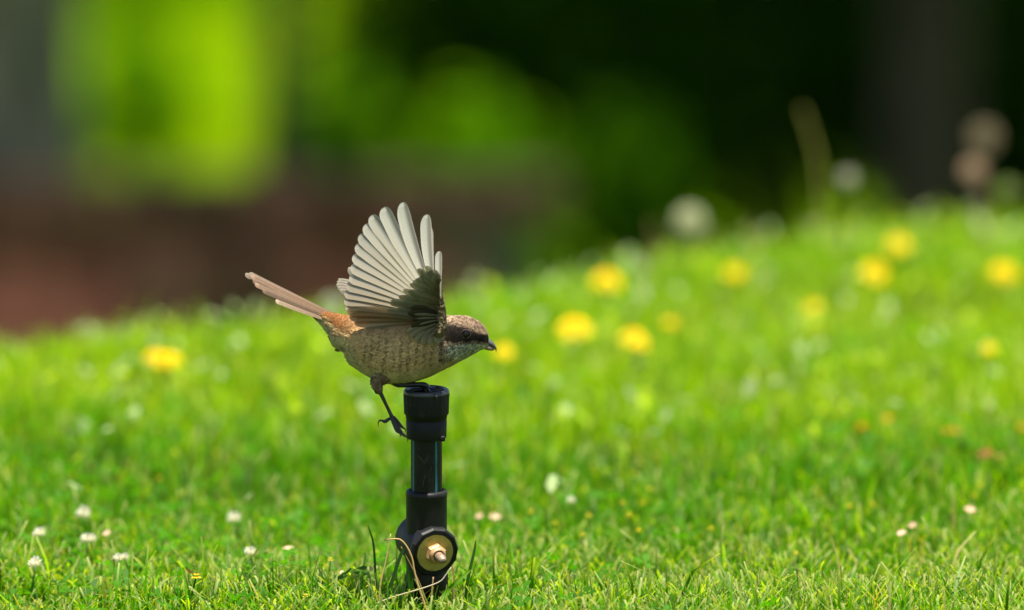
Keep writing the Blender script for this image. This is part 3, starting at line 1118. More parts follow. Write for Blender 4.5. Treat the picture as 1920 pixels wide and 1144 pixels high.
# rictal bristles and nostril feathers
mb = MB()
for k in range(10):
    a = W(896 + k * 1.4, 643 - k * 0.7 + rf.uniform(-2, 2), -8.5)
    b_ = a + np.array([rf.uniform(.001, .004), -0.001, rf.uniform(-.0012, .0004)])
    v, f = tube_geo(np.array([a, (a + b_) / 2 + np.array([0, -.0004, 0]), b_]), [0.00012, 0.0001, 0.00004], 4)
    mb.add(v, f, (0.02, 0.015, 0.01))
mb.build('bristles', M['body'], bird, off=BO)


def ellipsoid(c, r, nu=20, nv=28):
    V = []
    for i in range(nu + 1):
        th = math.pi * i / nu
        for j in range(nv):
            ph = 2 * math.pi * j / nv
            V.append(np.asarray(c) + np.array([r[0] * math.sin(th) * math.cos(ph), r[1] * math.cos(th), r[2] * math.sin(th) * math.sin(ph)]))
    return np.array(V), [g[::-1] for g in grid_faces(nu + 1, nv, True)]


for sgn, nm in ((-1, 'eye'), (1, 'eye')):
    hwid = np.interp(873.7, RW[:, 0], RW[:, 3]) / 2.36
    ec = W(873.7, 626.4, sgn * (hwid - 1.1))
    v, f = ellipsoid(ec, (8.0 * U, 6.2 * U, 7.8 * U))
    eye = mesh_obj(nm, v, f, M['eye'], bird, off=BO)
    a = np.linspace(0, 2 * np.pi, 29)[:-1]
    cen_ = ec + np.array([0, sgn * 0.0012, 0])
    V = []
    for q, (rr, dd) in enumerate([(7.7, 0.0004), (8.2, 0.0008), (8.8, 0.0006), (9.6, -0.0002)]):
        V += [cen_ + np.array([rr * U * math.cos(t), sgn * dd, rr * U * math.sin(t) * 0.95]) for t in a]
    mesh_obj('eyelid', V, grid_faces(4, 28, True), M['eyering'], eye, off=BO)


# ---- legs
def limb(mb, pts, rads, n=18, seg=10):
    v, f = tube_geo(smooth_path(pts, n), np.interp(np.linspace(0, 1, n), np.linspace(0, 1, len(rads)), rads), seg)
    mb.add(v, f)


def toe(mb, mbc, pts, rads, claw, cr=2.0):
    limb(mb, pts, rads, 16, 9)
    mbc.append(MB())
    limb(mbc[-1], claw, [cr * U, cr * 0.8 * U, cr * 0.45 * U, 0.2 * U], 10, 8)


# hanging near leg: feathered thigh, bare tarsus, four toes
v, f = tube_geo(smooth_path([W(738, 688, -3), W(718, 702, -9), W(706.5, 717, -12), W(709, 729, -14), W(712, 735, -14)], 20),
                np.interp(np.linspace(0, 1, 20), [0, .3, .55, .8, 1], [26, 17, 10.5, 6.5, 4]) * U, 16)
mesh_obj('thigh', v, f, M['body'], bird, np.tile(np.array([[0.19, 0.13, 0.062]]), (len(v), 1)) * rng.uniform(.7, 1.2, (len(v), 1)), off=BO)
thp = smooth_path([W(738, 688, -3), W(718, 702, -9), W(706.5, 717, -12), W(709, 729, -14), W(712, 735, -14)], 40)
thr_ = np.interp(np.linspace(0, 1, 40), [0, .3, .55, .8, 1], [26, 17, 10.5, 6.5, 4]) * U
mb = MB()
for k in range(330):
    i = rf.randrange(8, 39)
    t = thp[min(i + 1, 39)] - thp[i - 1]
    t = t / np.linalg.norm(t)
    u_ = np.cross(t, [0, 1.0, 0])
    u_ /= np.linalg.norm(u_)
    w_ = np.cross(u_, t)
    th = rf.uniform(0, 6.28)
    nn = u_ * math.cos(th) + w_ * math.sin(th)
    sd = np.cross(nn, t)
    ln = rf.uniform(5, 9) * U * (1.0 if i < 30 else 0.6)
    c = np.array([0.24, 0.17, 0.08]) * rf.uniform(0.45, 1.3)
    if i < 16 and u_.dot(nn) < -0.5:
        c = np.array([0.36, 0.30, 0.18])
    b0 = thp[i] + nn * thr_[i] * 0.97
    vv = [b0 + t * ln * a + sd * ln * 0.26 * w * q + nn * ln * (0.02 + 0.06 * a) for a, w in ((0, .6), (.5, 1), (.85, .7), (1, .1)) for q in (-1, 0, 1)]
    mb.add(vv, grid_faces(4, 3), np.array([c if a < 6 else (c * 0.6 if a < 9 else c * 1.4) for a in range(12)]))
o = mb.build('thigh_plumage', M['contour'], bird, off=BO)
o['kind'] = 'stuff'
mb, mbc = MB(), []
limb(mb, [W(709, 728, -14), W(714, 738, -14), W(723.5, 758, -14), W(732, 776, -14), W(735.5, 784, -14)], [4.0 * U, 4.1 * U, 3.2 * U, 3.4 * U, 4.6 * U])
toe(mb, mbc, [W(736, 783, -14), W(729, 786, -15), W(722, 790.5, -16), W(717, 789, -16)], [3.6 * U, 3.2 * U, 3.6 * U, 2.4 * U],
    [W(718, 789, -16), W(712, 788.5, -16.5), W(709, 794, -16.5), W(709.5, 802, -16.5)], 2.2)
toe(mb, mbc, [W(735, 783, -15), W(739, 794, -17), W(744, 806, -18.5), W(748, 811, -19)], [4.2 * U, 4 * U, 4.2 * U, 2.6 * U],
    [W(748, 811, -19), W(750.5, 814, -19.5), W(751, 818, -19.5), W(750, 821.5, -19)], 1.9)
toe(mb, mbc, [W(736, 784, -14), W(744, 798, -16), W(752, 811, -17), W(759, 817.5, -18)], [4.4 * U, 3.9 * U, 3.6 * U, 2.5 * U],
    [W(758, 817, -18), W(763, 820, -18.5), W(764.8, 825, -18.5), W(763.5, 830, -18)], 2.1)
toe(mb, mbc, [W(737, 782, -12), W(745, 790, -11), W(752, 799, -11), W(756, 803, -11)], [3.6 * U, 2.9 * U, 2.9 * U, 2.0 * U],
    [W(755.5, 802.5, -11), W(759, 804, -11), W(760.3, 808, -11), W(759.5, 811.5, -11)], 1.7)
lg = mb.build('leg', M['leg'], bird, off=BO)
[q.build('claw', M['claw'], lg, off=BO) for q in mbc]
part_label(lg, 'slender grey leg hanging down beside the riser')
# standing far leg: folded flat, toes gripping the rim of the cap
RX, RZ = 803.0, 737.5
mb, mbc = MB(), []
limb(mb, [W(728, 703, 0), W(742, 717, -2), W(752, 723, -3)], [13 * U, 8 * U, 5 * U])
limb(mb, [W(748, 722, -3), W(762, 722, -4), W(780, 721, -5), W(796, 722, -5), W(801, 728, -4)], [4.8 * U, 4.9 * U, 4.8 * U, 5.4 * U, 6 * U])
toe(mb, mbc, [W(799, 724, 1), W(808, 732, -1), W(818, 733, -2), W(826, 731, -2), W(833, 732.5, -2)], [6 * U, 5.2 * U, 5.4 * U, 5.2 * U, 3.4 * U],
    [W(832, 732, -2), W(838, 733, -2), W(842, 738, -2), W(842.5, 745, -2)], 2.2)
toe(mb, mbc, [W(799, 724, -1), W(802, 733, -7), W(806, 738, -12), W(811, 740, -15), W(815, 742, -16)], [5.6 * U, 4.8 * U, 5 * U, 4.6 * U, 3 * U],
    [W(815, 742, -16), W(818, 743, -18), W(819, 748, -18.5), W(818.5, 752, -18.2)], 2.0)
toe(mb, mbc, [W(799, 724, 3), W(806, 728, 8), W(815, 728.5, 12), W(822, 729, 14)], [4.4 * U, 3.8 * U, 3.8 * U, 2.4 * U],
    [W(821, 729, 14), W(826, 729, 16), W(829, 733, 17), W(829, 737, 17)], 1.9)
toe(mb, mbc, [W(798, 725, 1), W(786, 731, 0), W(776, 731.5, -1), W(768, 733, -2)], [4.6 * U, 4 * U, 4.2 * U, 2.8 * U],
    [W(769, 733, -2), W(763, 733.5, -2), W(760, 738, -2), W(759.5, 744, -2)], 2.2)
lg2 = mb.build('leg', M['claw'], bird, off=BO)
[q.build('claw', M['claw'], lg2, off=BO) for q in mbc]
part_label(lg2, 'dark folded leg with toes gripping the cap rim')

# ------------------------------------------------------------------ flowers and seed heads on the lawn
def petal_ring(mb, c, n, r0, r1, wd, rise, droop, col, up=(0, 0, 1), jit=0.15):
    for k in range(n):
        a = 2 * math.pi * k / n + rf.uniform(-jit, jit)
        d = np.array([math.cos(a), math.sin(a), 0])
        s = np.array([-math.sin(a), math.cos(a), 0])
        rr = r1 * rf.uniform(0.85, 1.1)
        pts = []
        for t, w in ((0, 0.5), (0.6, 1.0), (1.0, 0.55)):
            q = c + d * (r0 + (rr - r0) * t) + np.array([0, 0, rise * t - droop * t * t])
            pts += [q - s * wd * w * 0.5, q + s * wd * w * 0.5]
        mb.add(pts, [(0, 1, 3, 2), (2, 3, 5, 4)], np.asarray(col) * rf.uniform(0.85, 1.12))


def stem_to(mb, g, top, r0, col, bow=0.1):
    h = top - g
    side = np.array([rf.uniform(-1, 1), rf.uniform(-1, 1), 0]) * np.linalg.norm(h) * bow
    P = smooth_path([g - np.array([0, 0, 0.005]), (g + top) / 2 + side, top], 7)
    v, f = tube_geo(P, r0, 5)
    mb.add(v, f, col)


YEL = (0.84, 0.66, 0.008)


def dandelion(px, py, size, label, group, lift=0.045, col=YEL, Y=None, tilt=0.5):
    p = on_ground(px, py, lift) if Y is None else at(px, py, Y)
    g = np.array([p[0] + 0.004, p[1] + 0.006, float(gz(p[0] + 0.004, p[1] + 0.006))])
    o = empty('dandelion', g)
    s = size / 2
    mb = MB()
    c = np.zeros(3)
    petal_ring(mb, c, 20, s * .1, s, s * .24, s * 0.15, s * 0.25, col)
    petal_ring(mb, c + [0, 0, s * .12], 17, s * .1, s * .78, s * .22, s * 0.25, s * 0.2, col)
    petal_ring(mb, c + [0, 0, s * .22], 13, s * .05, s * .52, s * .2, s * 0.3, s * 0.1, np.asarray(col) * [1, .9, 1])
    petal_ring(mb, c + [0, 0, s * .30], 8, 0, s * .28, s * .16, s * 0.3, 0, np.asarray(col) * [1, .8, 1])
    Rm = np.array(Euler((R(28) * tilt * 2, R(rf.uniform(-20, 20)), rf.uniform(0, 6))).to_matrix())
    Rt = np.array(Euler((R(25 * tilt * 2), R(rf.uniform(-15, 15)), 0)).to_matrix())
    mb.v = [v @ Rt.T + p for v in mb.v]
    fl = mb.build('flower_head', M['petal'], o, smooth=False, off=g)
    mb = MB()
    stem_to(mb, g, p - np.array([0, 0, s * .25]), 0.0014, (0.10, 0.17, 0.03))
    v, f = ellipsoid(p - np.array([0, 0, s * .22]), (s * .3, s * .3, s * .35), 8, 10)
    mb.add(v, f, (0.06, 0.12, 0.02))
    mb.build('stem', M['petal'], o, off=g)
    tag(o, label, 'dandelion', group)
    return o


DG = 'yellow dandelions out on the lawn'
for px, py, sz, lb in [
        (291, 672, .024, 'yellow dandelion touching its twin on the lawn below the bird\'s tail'), (315, 677, .026, 'yellow dandelion touching its twin on the lawn below the bird\'s tail'),
        (1138, 527, .032, 'large golden dandelion at the lawn crest beside the small whitish seed head'), (1077, 616, .034, 'wide flat yellow dandelion between the bird\'s bill and the pair of overlapping ones'),
        (1186, 634, .026, 'yellow dandelion overlapping a smaller one right of the wide flat one'), (1200, 645, .018, 'smaller yellow dandelion half under a larger one'),
        (945, 660, .020, 'yellow dandelion just past the tip of the bird\'s bill'), (1684, 460, .026, 'bright yellow dandelion highest up the lawn under the brown trunk'),
        (1640, 511, .030, 'pale yellow dandelion just in front of the highest one'), (1882, 512, .030, 'bright yellow dandelion on the lawn below the pale green seed head'),
        (1855, 655, .016, 'lone small crisp yellow dandelion halfway down the lawn'), (1377, 512, .022, 'faint yellow dandelion in the grass below the largest seed head'),
        (1524, 576, .017, 'small orange-yellow dandelion half sunk in the grass'), (1258, 606, .014, 'tiny faint dandelion beyond the overlapping pair')]:
    dandelion(px, py, sz, lb, DG)
MG = 'small orange-yellow flower past the focus on the open lawn right of the riser'
for px, py, sz in [(1665, 785, .0095), (1616, 799, .007), (1776, 808, .0085), (1790, 808, .0085), (1915, 801, .007)]:
    dandelion(px, py, sz, 'small orange-yellow flower low in the grass beyond the sharp blades', 'small orange-yellow flowers', 0.03, (0.78, 0.36, 0.01))
# tiny yellow trefoil flowers close by
for px, py in [(1104, 967), (1167, 943), (1206, 944), (1219, 918), (1189, 888), (996, 960), (1041, 981), (1197, 995), (1334, 991), (1491, 1038), (1593, 950), (1637, 946), (1826, 930),
               (1838, 911), (510, 982), (299, 898), (572, 1118), (1180, 966), (1093, 1003), (620, 1050)]:
    p = on_ground(px, py, 0.036)
    g = np.array([p[0], p[1], float(gz(p[0], p[1]))])
    o = empty('trefoil_flower', g)
    mb = MB()
    petal_ring(mb, p, 9, 0, .0026, .0018, .0008, .001, (0.72, 0.58, 0.02))
    petal_ring(mb, p + [0, 0, .0009], 7, 0, .002, .0015, .0012, .0004, (0.76, 0.55, 0.02))
    mb.build('flower_head', M['petal'], o, smooth=False, off=g)
    mb = MB()
    stem_to(mb, g, p, 0.0005, (0.09, 0.17, 0.03))
    mb.build('stem', M['petal'], o, off=g)
    tag(o, 'tiny yellow trefoil flower head among the grass tips', 'flower', 'tiny yellow trefoil flowers')
# one sharp buttercup with a brown withered petal
p = on_ground(368, 1081, 0.042)
g = np.array([p[0], p[1], float(gz(p[0], p[1]))])
o = empty('buttercup', g)
mb = MB()
petal_ring(mb, p, 8, 0, .0042, .0034, .001, .002, (0.8, 0.5, 0.01))
petal_ring(mb, p + [0, 0, .001], 6, 0, .003, .0026, .001, .0, (0.8, 0.55, 0.01))
mb.build('flower_head', M['petal'], o, smooth=False, off=g)
mb = MB()
mb.add([p + np.array(q) for q in ([-.001, 0, .001], [-.005, -.001, .006], [-.009, 0, .0065], [-.006, .001, .003])], [(0, 1, 2, 3)], (0.36, 0.17, 0.06))
mb.build('withered_petal', M['straw'], o, off=g)
mb = MB()
stem_to(mb, g, p, 0.0008, (0.05, 0.11, 0.03))
mb.build('stem', M['petal'], o, off=g)
tag(o, 'small yellow buttercup with a brown withered petal in sharp grass', 'flower')

# white clover heads
for px, py, sz in [(157, 968, .013), (75, 1003, .0105), (163, 1014, .010), (173, 1012, .008), (67, 1060, .0115), (222, 1050, .009), (235, 1047, .007), (470, 1038, .010), (440, 976, .012), (1072, 940, .007)]:
    p = on_ground(px, py, 0.04)
    g = np.array([p[0], p[1], float(gz(p[0], p[1]))])
    o = empty('white_clover', g)
    mb = MB()
    for k in range(46):
        z = 1 - 1.55 * (k + .5) / 46
        a = k * 2.4
        r_ = math.sqrt(max(0, 1 - z * z))
        d = np.array([r_ * math.cos(a), r_ * math.sin(a), z])
        t = np.array([-math.sin(a), math.cos(a), 0])
        u_ = np.cross(d, t)
        c = p + d * sz * .28
        tipp = p + d * sz * .55 * rf.uniform(.85, 1.1) + np.array([0, 0, sz * .12])
        mb.add([c - t * sz * .05, tipp - t * sz * .075 + u_ * .0004, tipp + t * sz * .075, c + t * sz * .05], [(0, 1, 2, 3)], np.array([0.74, 0.72, 0.62]) * rf.uniform(.8, 1.08) if z > -.25 else (0.5, 0.36, 0.28))
    mb.build('flower_head', M['petal'], o, smooth=False, off=g)
    mb = MB()
    stem_to(mb, g, p, 0.0007, (0.09, 0.17, 0.04))
    mb.build('stem', M['petal'], o, off=g)
    tag(o, 'round white clover flower head standing in the grass', 'clover', 'white clover heads')


# dandelion clocks on the crest
def clock(px, py, Y, size, col, label, group=None, dens=170, sc=(0.20, 0.15, 0.07)):
    p = at(px, py, Y)
    g = np.array([p[0] + rf.uniform(-.01, .01), p[1] + .01, 0])
    g[2] = float(gz(g[0], g[1]))
    o = empty('dandelion_clock', g)
    mb = MB()
    rad = size / 2
    for k in range(dens):
        z = 1 - 2 * (k + .5) / dens
        a = k * 2.39996
        r_ = math.sqrt(max(0, 1 - z * z))
        d = np.array([r_ * math.cos(a), r_ * math.sin(a), z])
        t = np.cross(d, [0.3, 0.5, 0.8])
        t /= np.linalg.norm(t)
        u_ = np.cross(d, t)
        q = p + d * rad * rf.uniform(.66, .8)
        mb.add([p + d * rad * .15 - t * .00012, p + d * rad * .15 + t * .00012, q + t * .0001, q - t * .0001], [(0, 1, 2, 3)], np.asarray(col) * .8)
        for m_ in range(6):
            b_ = m_ * 1.047 + k
            e = q + (t * math.cos(b_) + u_ * math.sin(b_)) * rad * .22 + d * rad * .16
            sdv = np.cross(e - q, d)
            sdv = sdv / np.linalg.norm(sdv) * rad * .035
            mb.add([q, e - sdv, e + sdv], [(0, 1, 2)], col)
    mb.build('seed_ball', M['petal'], o, smooth=False, off=g)
    mb = MB()
    stem_to(mb, g, p, 0.0017, sc, 0.04)
    v, f = ellipsoid(p, (rad * .16,) * 3, 6, 8)
    mb.add(v, f, (0.25, 0.22, 0.14))
    mb.build('stem', M['petal'], o, off=g)
    tag(o, label, 'seed head', group)


clock(1293, 417, 12.95, .036, (0.50, 0.52, 0.34), 'largest fluffy round dandelion seed head on the lawn crest')
clock(1590, 335, 12.9, .018, (0.50, 0.50, 0.42), 'small pale dandelion seed head on a tall brown stem at the crest', dens=110)
clock(1826, 320, 13.3, .026, (0.50, 0.36, 0.26), 'brownish dandelion seed head leaning above the crest', dens=110)
clock(1846, 258, 13.9, .034, (0.30, 0.24, 0.16), 'dim brown dandelion seed head, tallest above the crest', dens=80)
clock(1200, 500, 12.7, .013, (0.5, 0.55, 0.45), 'small whitish dandelion seed head low at the crest', dens=110)
clock(622, 571, 12.3, .022, (0.45, 0.5, 0.38), 'pale dandelion seed head at the crest just under the bird\'s tail', dens=110)
clock(1335, 455, 13.1, .014, (0.3, 0.28, 0.18), 'thin dry seed head beside the largest fluffy one', dens=60)
clock(1890, 355, 13.3, .020, (0.3, 0.4, 0.14), 'pale green seed head on the crest below the brownish ones', dens=110)


# tall stalks standing on the crest
def stalk(name, pts, Y, rad, col, label, group=None, cat='stalk'):
    P = [at(px, py, Y) for px, py in pts]
    g = P[0].copy()
    g[2] = float(gz(g[0], g[1])) - 0.004
    o_ = mesh_stalk(name, [g] + P[1:], rad, col)
    tag(o_, label, cat, group)


def mesh_stalk(name, P, rad, col, mat='straw', flat=False):
    P = smooth_path(P, 18)
    v, f = tube_geo(P, np.linspace(rad, rad * .5, 18), 6)
    loc = P[0]
    o_ = mesh_obj(name, v, f, M[mat], None, np.tile(np.asarray([col], float), (len(v), 1)), off=loc)
    o_.location = tuple(map(float, loc))
    return o_


stalk('grass_stalk', [(1548, 420), (1535, 320), (1522, 260), (1505, 205)], 13.2, .003, (0.26, 0.25, 0.05), 'tall yellowish grass stalk leaning left at the crest')
stalk('dry_stalk', [(1842, 400), (1836, 370), (1828, 330)], 13.3, .004, (0.30, 0.22, 0.15), 'thick pinkish brown stem under the brownish seed head')
for px in (1415, 1230):
    stalk('dry_stalk', [(px, 470), (px - 6, 440), (px - 10, 415)], 13.0, .003, (0.20, 0.13, 0.05), 'short dry brown stem poking up from the crest', 'dry stems at the crest')


# straws and single blades round the foot of the riser
def ribbon(name, pts, wid, col, label, cat, dep=0.0, group=None, Y=9.965, mat='grass'):
    P = smooth_path([at(px, py, Y + d) for px, py, d in pts], 20)
    t = np.linspace(0, 1, 20)
    hw = wid * 0.5 * (0.6 + 0.4 * np.minimum(1, t * 5)) * np.sqrt(np.clip(1 - t ** 3, 0.02, 1))
    T = np.gradient(P, axis=0)
    T /= np.linalg.norm(T, axis=1)[:, None]
    S = np.cross(T, [0.25, 1, 0.1])
    S /= np.linalg.norm(S, axis=1)[:, None]
    nrm = np.cross(S, T)
    V = np.concatenate([P - S * hw[:, None], P + nrm * (hw * .35)[:, None], P + S * hw[:, None]])
    F = [(k * 20 + i, k * 20 + i + 1, (k + 1) * 20 + i + 1, (k + 1) * 20 + i) for k in range(2) for i in range(19)]
    C = np.tile(np.asarray([col], float), (60, 1)) * rng.uniform(.92, 1.08, (60, 1))
    o_ = mesh_obj(name, V, F, M[mat], None, C, off=P[0])
    o_.location = tuple(map(float, P[0]))
    tag(o_, label, cat, group)


def straw(pts, rad, col, label, Y=9.965, group=None):
    o_ = mesh_stalk('dry_straw', [at(px, py, Y + d) for px, py, d in pts], rad, col)
    tag(o_, label, 'straw', group)


straw([(808, 1180, -.006), (800, 1144, 0), (786, 1104, 0), (777, 1072, 0), (773, 1048, 0), (764, 1027, 0), (751, 1012, 0), (736, 1011, 0), (720, 1012.5, 0)], .0011, (0.46, 0.31, 0.11), 'bent tan straw arching over the left of the valve')
straw([(708, 1180, 0), (713, 1100, 0), (722, 1060, 0), (728, 1030, 0), (732.5, 1001, 0)], .0010, (0.48, 0.38, 0.13), 'upright pale yellow straw left of the valve')
straw([(640, 1180, -.01), (686, 1143, 0), (730, 1122, 0), (790, 1104, -.01), (824, 1091, -.012), (836, 1078, -.012), (846, 1064, -.012)], .0007, (0.56, 0.48, 0.33), 'thin whitish straw lying slantwise across the riser foot', 9.955)
straw([(806, 1180, 0), (808, 1140, 0), (810, 1110, 0), (812.5, 1082, 0)], .0012, (0.40, 0.24, 0.11), 'short upright brown straw right in front of the riser', 9.95)
straw([(852, 1180, 0), (851, 1120, 0), (850.5, 1090, 0), (850, 1061, 0)], .0010, (0.36, 0.19, 0.10), 'reddish brown straw standing right of the valve', 9.97)
straw([(815, 1180, 0), (800, 1130, 0), (785, 1090, 0), (765, 1050, 0), (752, 1025, 0)], .0008, (0.25, 0.16, 0.06), 'dark brown straw slanting behind the bent tan one', 9.968)
ribbon('tall_grass', [(712, 1190, 0), (724, 1130, 0), (737, 1085, 0), (750, 1045, 0), (760, 1022, 0)], .0034, (0.035, 0.085, 0.020), 'long dark green grass blade leaning onto the left of the valve', 'grass')
ribbon('tall_grass', [(872, 1190, 0), (874, 1110, 0), (882, 1065, 0), (889, 1035, 0), (892.5, 1012, 0)], .0026, (0.04, 0.11, 0.02), 'dark upright grass blade to the right of the valve', 'grass')
ribbon('tall_grass', [(768, 1190, 0), (769, 1144, 0), (770, 1105, 0), (770.5, 1068, 0)], .0062, (0.045, 0.14, 0.012), 'broad green grass blade at the left edge of the riser foot', 'grass', Y=9.972)
ribbon('tall_grass', [(812, 1190, -.02), (822, 1140, -.01), (838, 1110, 0), (858, 1090, 0), (884, 1068, .01)], .0040, (0.12, 0.26, 0.015), 'bright green arching grass blade in front of the riser foot', 'grass', Y=9.955)
ribbon('tall_grass', [(708, 1180, 0), (704, 1080, 0.01), (700, 1020, .02), (690, 985, .02)], .0020, (0.05, 0.12, 0.02), 'thin grass blade tilting left of the straws', 'grass')
ribbon('tall_grass', [(735, 1190, 0), (752, 1120, 0), (765, 1075, 0), (757, 1030, 0)], .0022, (0.03, 0.08, 0.015), 'narrow dark grass blade crossing under the bent straw', 'grass', Y=9.962)
ribbon('tall_grass', [(936, 1200, 0), (932, 1150, 0), (930, 1110, 0)], .0050, (0.14, 0.27, 0.02), 'broad short bright blade on the lawn right of the riser', 'grass', Y=9.93)

# withered leaves and dry bits on the lawn
def dry_leaf(px, py, size, col, label, group=None, lift=0.036):
    p = on_ground(px, py, lift)
    V, C = [], []
    for i in range(7):
        t = i / 6
        w = math.sin(math.pi * (0.08 + 0.9 * t)) * .32
        for q in (-1, 0, 1):
            V.append([(t - .5) * size, q * w * size, (0.25 * t * t + .16 * abs(q) * w) * size + rf.uniform(-.03, .03) * size])
            C.append(np.asarray(col) * rf.uniform(.7, 1.2))
    Rm = np.array(Euler((R(rf.uniform(20, 60)), R(rf.uniform(-20, 20)), R(rf.uniform(-40, 40)))).to_matrix())
    o_ = mesh_obj('dry_leaf', np.array(V) @ Rm.T, grid_faces(7, 3), M['straw'], None, np.array(C))
    o_.location = tuple(map(float, p))
    tag(o_, label, 'leaf', group)


dry_leaf(1850, 852, .016, (0.26, 0.085, 0.02), 'rust-red dead leaf lying in the grass', lift=.03)
dry_leaf(1872, 856, .010, (0.24, 0.11, 0.035), 'smaller rust-brown dead leaf touching the rust-red one', lift=.03)
for px, py, sz in [(928, 970, .010), (899, 968, .007), (540, 1030, .010), (200, 1000, .007), (1818, 956, .010), (1712, 985, .008), (640, 1075, .007), (1690, 1000, .008), (690, 1068, .008), (600, 1080, .006)]:
    dry_leaf(px, py, sz, (0.56, 0.36, 0.22), 'tiny pinkish tan withered leaf caught in the grass tips', 'withered leaves in the grass')


# ------------------------------------------------------------------ lower garden beyond the crest: wall, trees, shrubs
def box(w, d, h):
    v = np.array([[x, y, z] for x in (-w / 2, w / 2) for y in (-d / 2, d / 2) for z in (-h / 2, h / 2)])
    return v, [(0, 1, 3, 2), (4, 6, 7, 5), (0, 4, 5, 1), (2, 3, 7, 6), (0, 2, 6, 4), (1, 5, 7, 3)]


def brick_mesh(name, w, d, h, mat):
    v, f = box(w, d, h)
    me = bpy.data.meshes.new(name)
    me.from_pydata([tuple(q) for q in v], [], f)
    me.materials.append(mat)
    return me


WY = 25.0
wall = empty('brick_wall', (-1.6, WY, LOW - 0.03))
wall.rotation_euler.z = R(3)
tag(wall, 'low red-brown brick garden wall behind the lawn crest', 'wall')
WX0, WX1 = -3.2, 1.62
v, f = box(WX1 - WX0, .19, .60)
o = mesh_obj('mortar', v + np.array([(WX0 + WX1) / 2, 0, .30]), f, M['mortar'], wall, smooth=False)
me_b = [brick_mesh('brick', .215 * k, .215, .065, M['brick']) for k in (1.0, .5)]
for course in range(8):
    x = WX0 + (0.1125 if course % 2 else 0.0)
    while x + .215 <= WX1 + 1e-6:
        b_ = bpy.data.objects.new('brick', me_b[0])
        COL.objects.link(b_)
        b_.parent = wall
        b_.location = (x + .1075, rf.uniform(-.003, .003), .0375 + course * .075)
        b_.rotation_euler = (0, 0, R(rf.uniform(-.6, .6)))
        x += .225
me_c = brick_mesh('coping_brick', .105, .26, .075, M['coping'])
x = WX0
while x < WX1:
    b_ = bpy.data.objects.new('coping_brick', me_c)
    COL.objects.link(b_)
    b_.parent = wall
    b_.location = (x + .055, rf.uniform(-.004, .004), .60 + .0375 + .002)
    x += .114
# pier on the wall's face
pv, pf = box(.34, .06, .56)
pier = mesh_obj('pier', pv + np.array([1.0, -.135, .28]), pf, M['coping'], wall, smooth=False)


def leaves(n, centre, radii, size, pal, clumps, spread=0.38, hollow=0.0):
    """leaf-sized faces gathered in uneven clumps through an ellipsoid"""
    cl = rng.normal(0, 1, (clumps, 3))
    cl /= np.linalg.norm(cl, axis=1)[:, None]
    cl *= (hollow + (1 - hollow) * rng.random((clumps, 1)) ** (1 / 3))
    k = rng.integers(0, clumps, n)
    p = cl[k] + rng.normal(0, spread, (n, 3)) * rng.uniform(.4, 1, (clumps, 1))[k]
    p = p * np.asarray(radii) + np.asarray(centre)
    a = rng.normal(0, 1, (n, 3))
    a /= np.linalg.norm(a, axis=1)[:, None]
    b2 = np.cross(a, rng.normal(0, 1, (n, 3)))
    b2 /= np.linalg.norm(b2, axis=1)[:, None]
    s = size * rng.uniform(.6, 1.3, (n, 1))
    V = np.stack([p - a * s * .5, p + b2 * s * .28, p + a * s * .5, p - b2 * s * .28], 1).reshape(-1, 3)
    F = np.arange(n * 4).reshape(n, 4)
    pal = np.asarray(pal)
    c = pal[rng.integers(0, len(pal), clumps)][k] * rng.uniform(.7, 1.3, (n, 1))
    return V, F, np.repeat(c, 4, axis=0)


def tree(name, x, y, r0, h, crown_c, crown_r, nleaf, lsize, pal, bark, label, limbs=6, clumps=60):
    g = np.array([x, y, float(gz(x, y))])
    o = empty(name, g)
    tag(o, label, 'tree', 'trees beyond the crest')
    mb = MB()
    z = np.linspace(0, h, 12)
    P = np.stack([g[0] + .03 * np.sin(z * 1.7), g[1] + .03 * np.cos(z * 1.3), g[2] + z - .05], 1)
    rad = r0 * (1 - .55 * z / h) + r0 * .45 * np.exp(-z * 5)
    v, f = tube_geo(P, rad, 16)
    mb.add(v, f)
    for k in range(limbs):
        a = 2 * math.pi * k / limbs + rf.uniform(-.4, .4)
        z0 = h * rf.uniform(.55, .95)
        s0 = np.array([g[0], g[1], g[2] + z0])
        e = np.asarray(crown_c) + np.array([math.cos(a) * crown_r[0] * .7, math.sin(a) * crown_r[1] * .7, rf.uniform(-.2, .5) * crown_r[2]])
        v, f = tube_geo(smooth_path([s0, s0 * .45 + e * .55 + np.array([0, 0, .25]), e], 8), np.linspace(r0 * .4, r0 * .1, 8), 7)
        mb.add(v, f)
    mb.build('trunk', M[bark], o, off=g)
    V, F, C = leaves(nleaf, crown_c, crown_r, lsize, pal, clumps)  # crowns lie out of view, shaped and shifted for the shade they cast
    mesh_obj('crown', V, F, M['foliage'], o, C, smooth=False, off=g)
    return o


DARK = [(0.020, 0.062, 0.003), (0.030, 0.085, 0.003), (0.042, 0.095, 0.003)]  # leaf tones partly stand in for deep shade and sunlit patches
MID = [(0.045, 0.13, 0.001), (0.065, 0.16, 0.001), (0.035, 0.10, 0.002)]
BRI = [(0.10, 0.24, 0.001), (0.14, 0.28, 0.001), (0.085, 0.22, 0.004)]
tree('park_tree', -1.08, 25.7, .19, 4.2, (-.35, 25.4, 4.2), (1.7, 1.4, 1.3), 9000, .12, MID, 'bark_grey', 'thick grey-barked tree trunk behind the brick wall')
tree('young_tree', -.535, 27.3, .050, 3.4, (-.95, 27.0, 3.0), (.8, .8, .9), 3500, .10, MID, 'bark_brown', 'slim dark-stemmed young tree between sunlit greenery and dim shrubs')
tree('park_tree', .92, 28.6, .105, 4.0, (1.5, 28.6, 3.0), (1.4, 1.3, 1.0), 9000, .12, DARK, 'bark_brown', 'dark brown tree trunk among shrubs behind the dandelion seed heads')
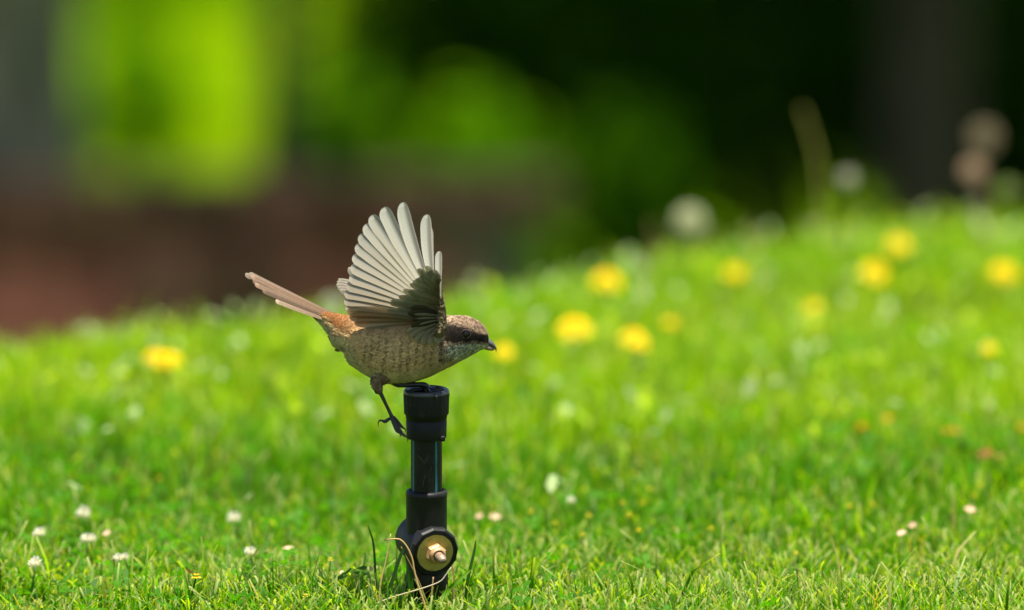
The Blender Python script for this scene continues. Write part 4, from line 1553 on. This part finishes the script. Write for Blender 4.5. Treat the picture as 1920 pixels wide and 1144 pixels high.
tree('park_tree', 2.4, 33.0, .14, 4.0, (2.6, 33.5, 3.4), (2.6, 2.4, 1.7), 13000, .13, DARK, 'bark_brown', 'unseen tree added to shade the shrubs far behind the bird')  # wholly out of view, added for its shade


def shrub(x, y, rx, ry, h, n, size, pal, label, clumps=40, cat='shrub'):
    g = np.array([x, y, float(gz(x, y))])
    o = empty('shrub', g)
    tag(o, label, cat, 'shrubs beyond the crest')
    mb = MB()
    for k in range(6):
        a = k * 1.05
        e = g + np.array([math.cos(a) * rx * .6, math.sin(a) * ry * .6, h * rf.uniform(.6, .9)])
        v, f = tube_geo(smooth_path([g - [0, 0, .03], g * .5 + e * .5 + np.array([0, 0, .1 * h]), e], 7), np.linspace(.016, .005, 7), 6)
        mb.add(v, f)
    mb.build('stems', M['bark_brown'], o, off=g)
    V, F, C = leaves(n, g + [0, 0, h * .52], (rx * .8, ry * .8, h * .46), size, pal, clumps, .3)
    V[:, 2] = np.maximum(V[:, 2], g[2] + .01)
    mesh_obj('foliage', V, F, M['foliage'], o, C, smooth=False, off=g)


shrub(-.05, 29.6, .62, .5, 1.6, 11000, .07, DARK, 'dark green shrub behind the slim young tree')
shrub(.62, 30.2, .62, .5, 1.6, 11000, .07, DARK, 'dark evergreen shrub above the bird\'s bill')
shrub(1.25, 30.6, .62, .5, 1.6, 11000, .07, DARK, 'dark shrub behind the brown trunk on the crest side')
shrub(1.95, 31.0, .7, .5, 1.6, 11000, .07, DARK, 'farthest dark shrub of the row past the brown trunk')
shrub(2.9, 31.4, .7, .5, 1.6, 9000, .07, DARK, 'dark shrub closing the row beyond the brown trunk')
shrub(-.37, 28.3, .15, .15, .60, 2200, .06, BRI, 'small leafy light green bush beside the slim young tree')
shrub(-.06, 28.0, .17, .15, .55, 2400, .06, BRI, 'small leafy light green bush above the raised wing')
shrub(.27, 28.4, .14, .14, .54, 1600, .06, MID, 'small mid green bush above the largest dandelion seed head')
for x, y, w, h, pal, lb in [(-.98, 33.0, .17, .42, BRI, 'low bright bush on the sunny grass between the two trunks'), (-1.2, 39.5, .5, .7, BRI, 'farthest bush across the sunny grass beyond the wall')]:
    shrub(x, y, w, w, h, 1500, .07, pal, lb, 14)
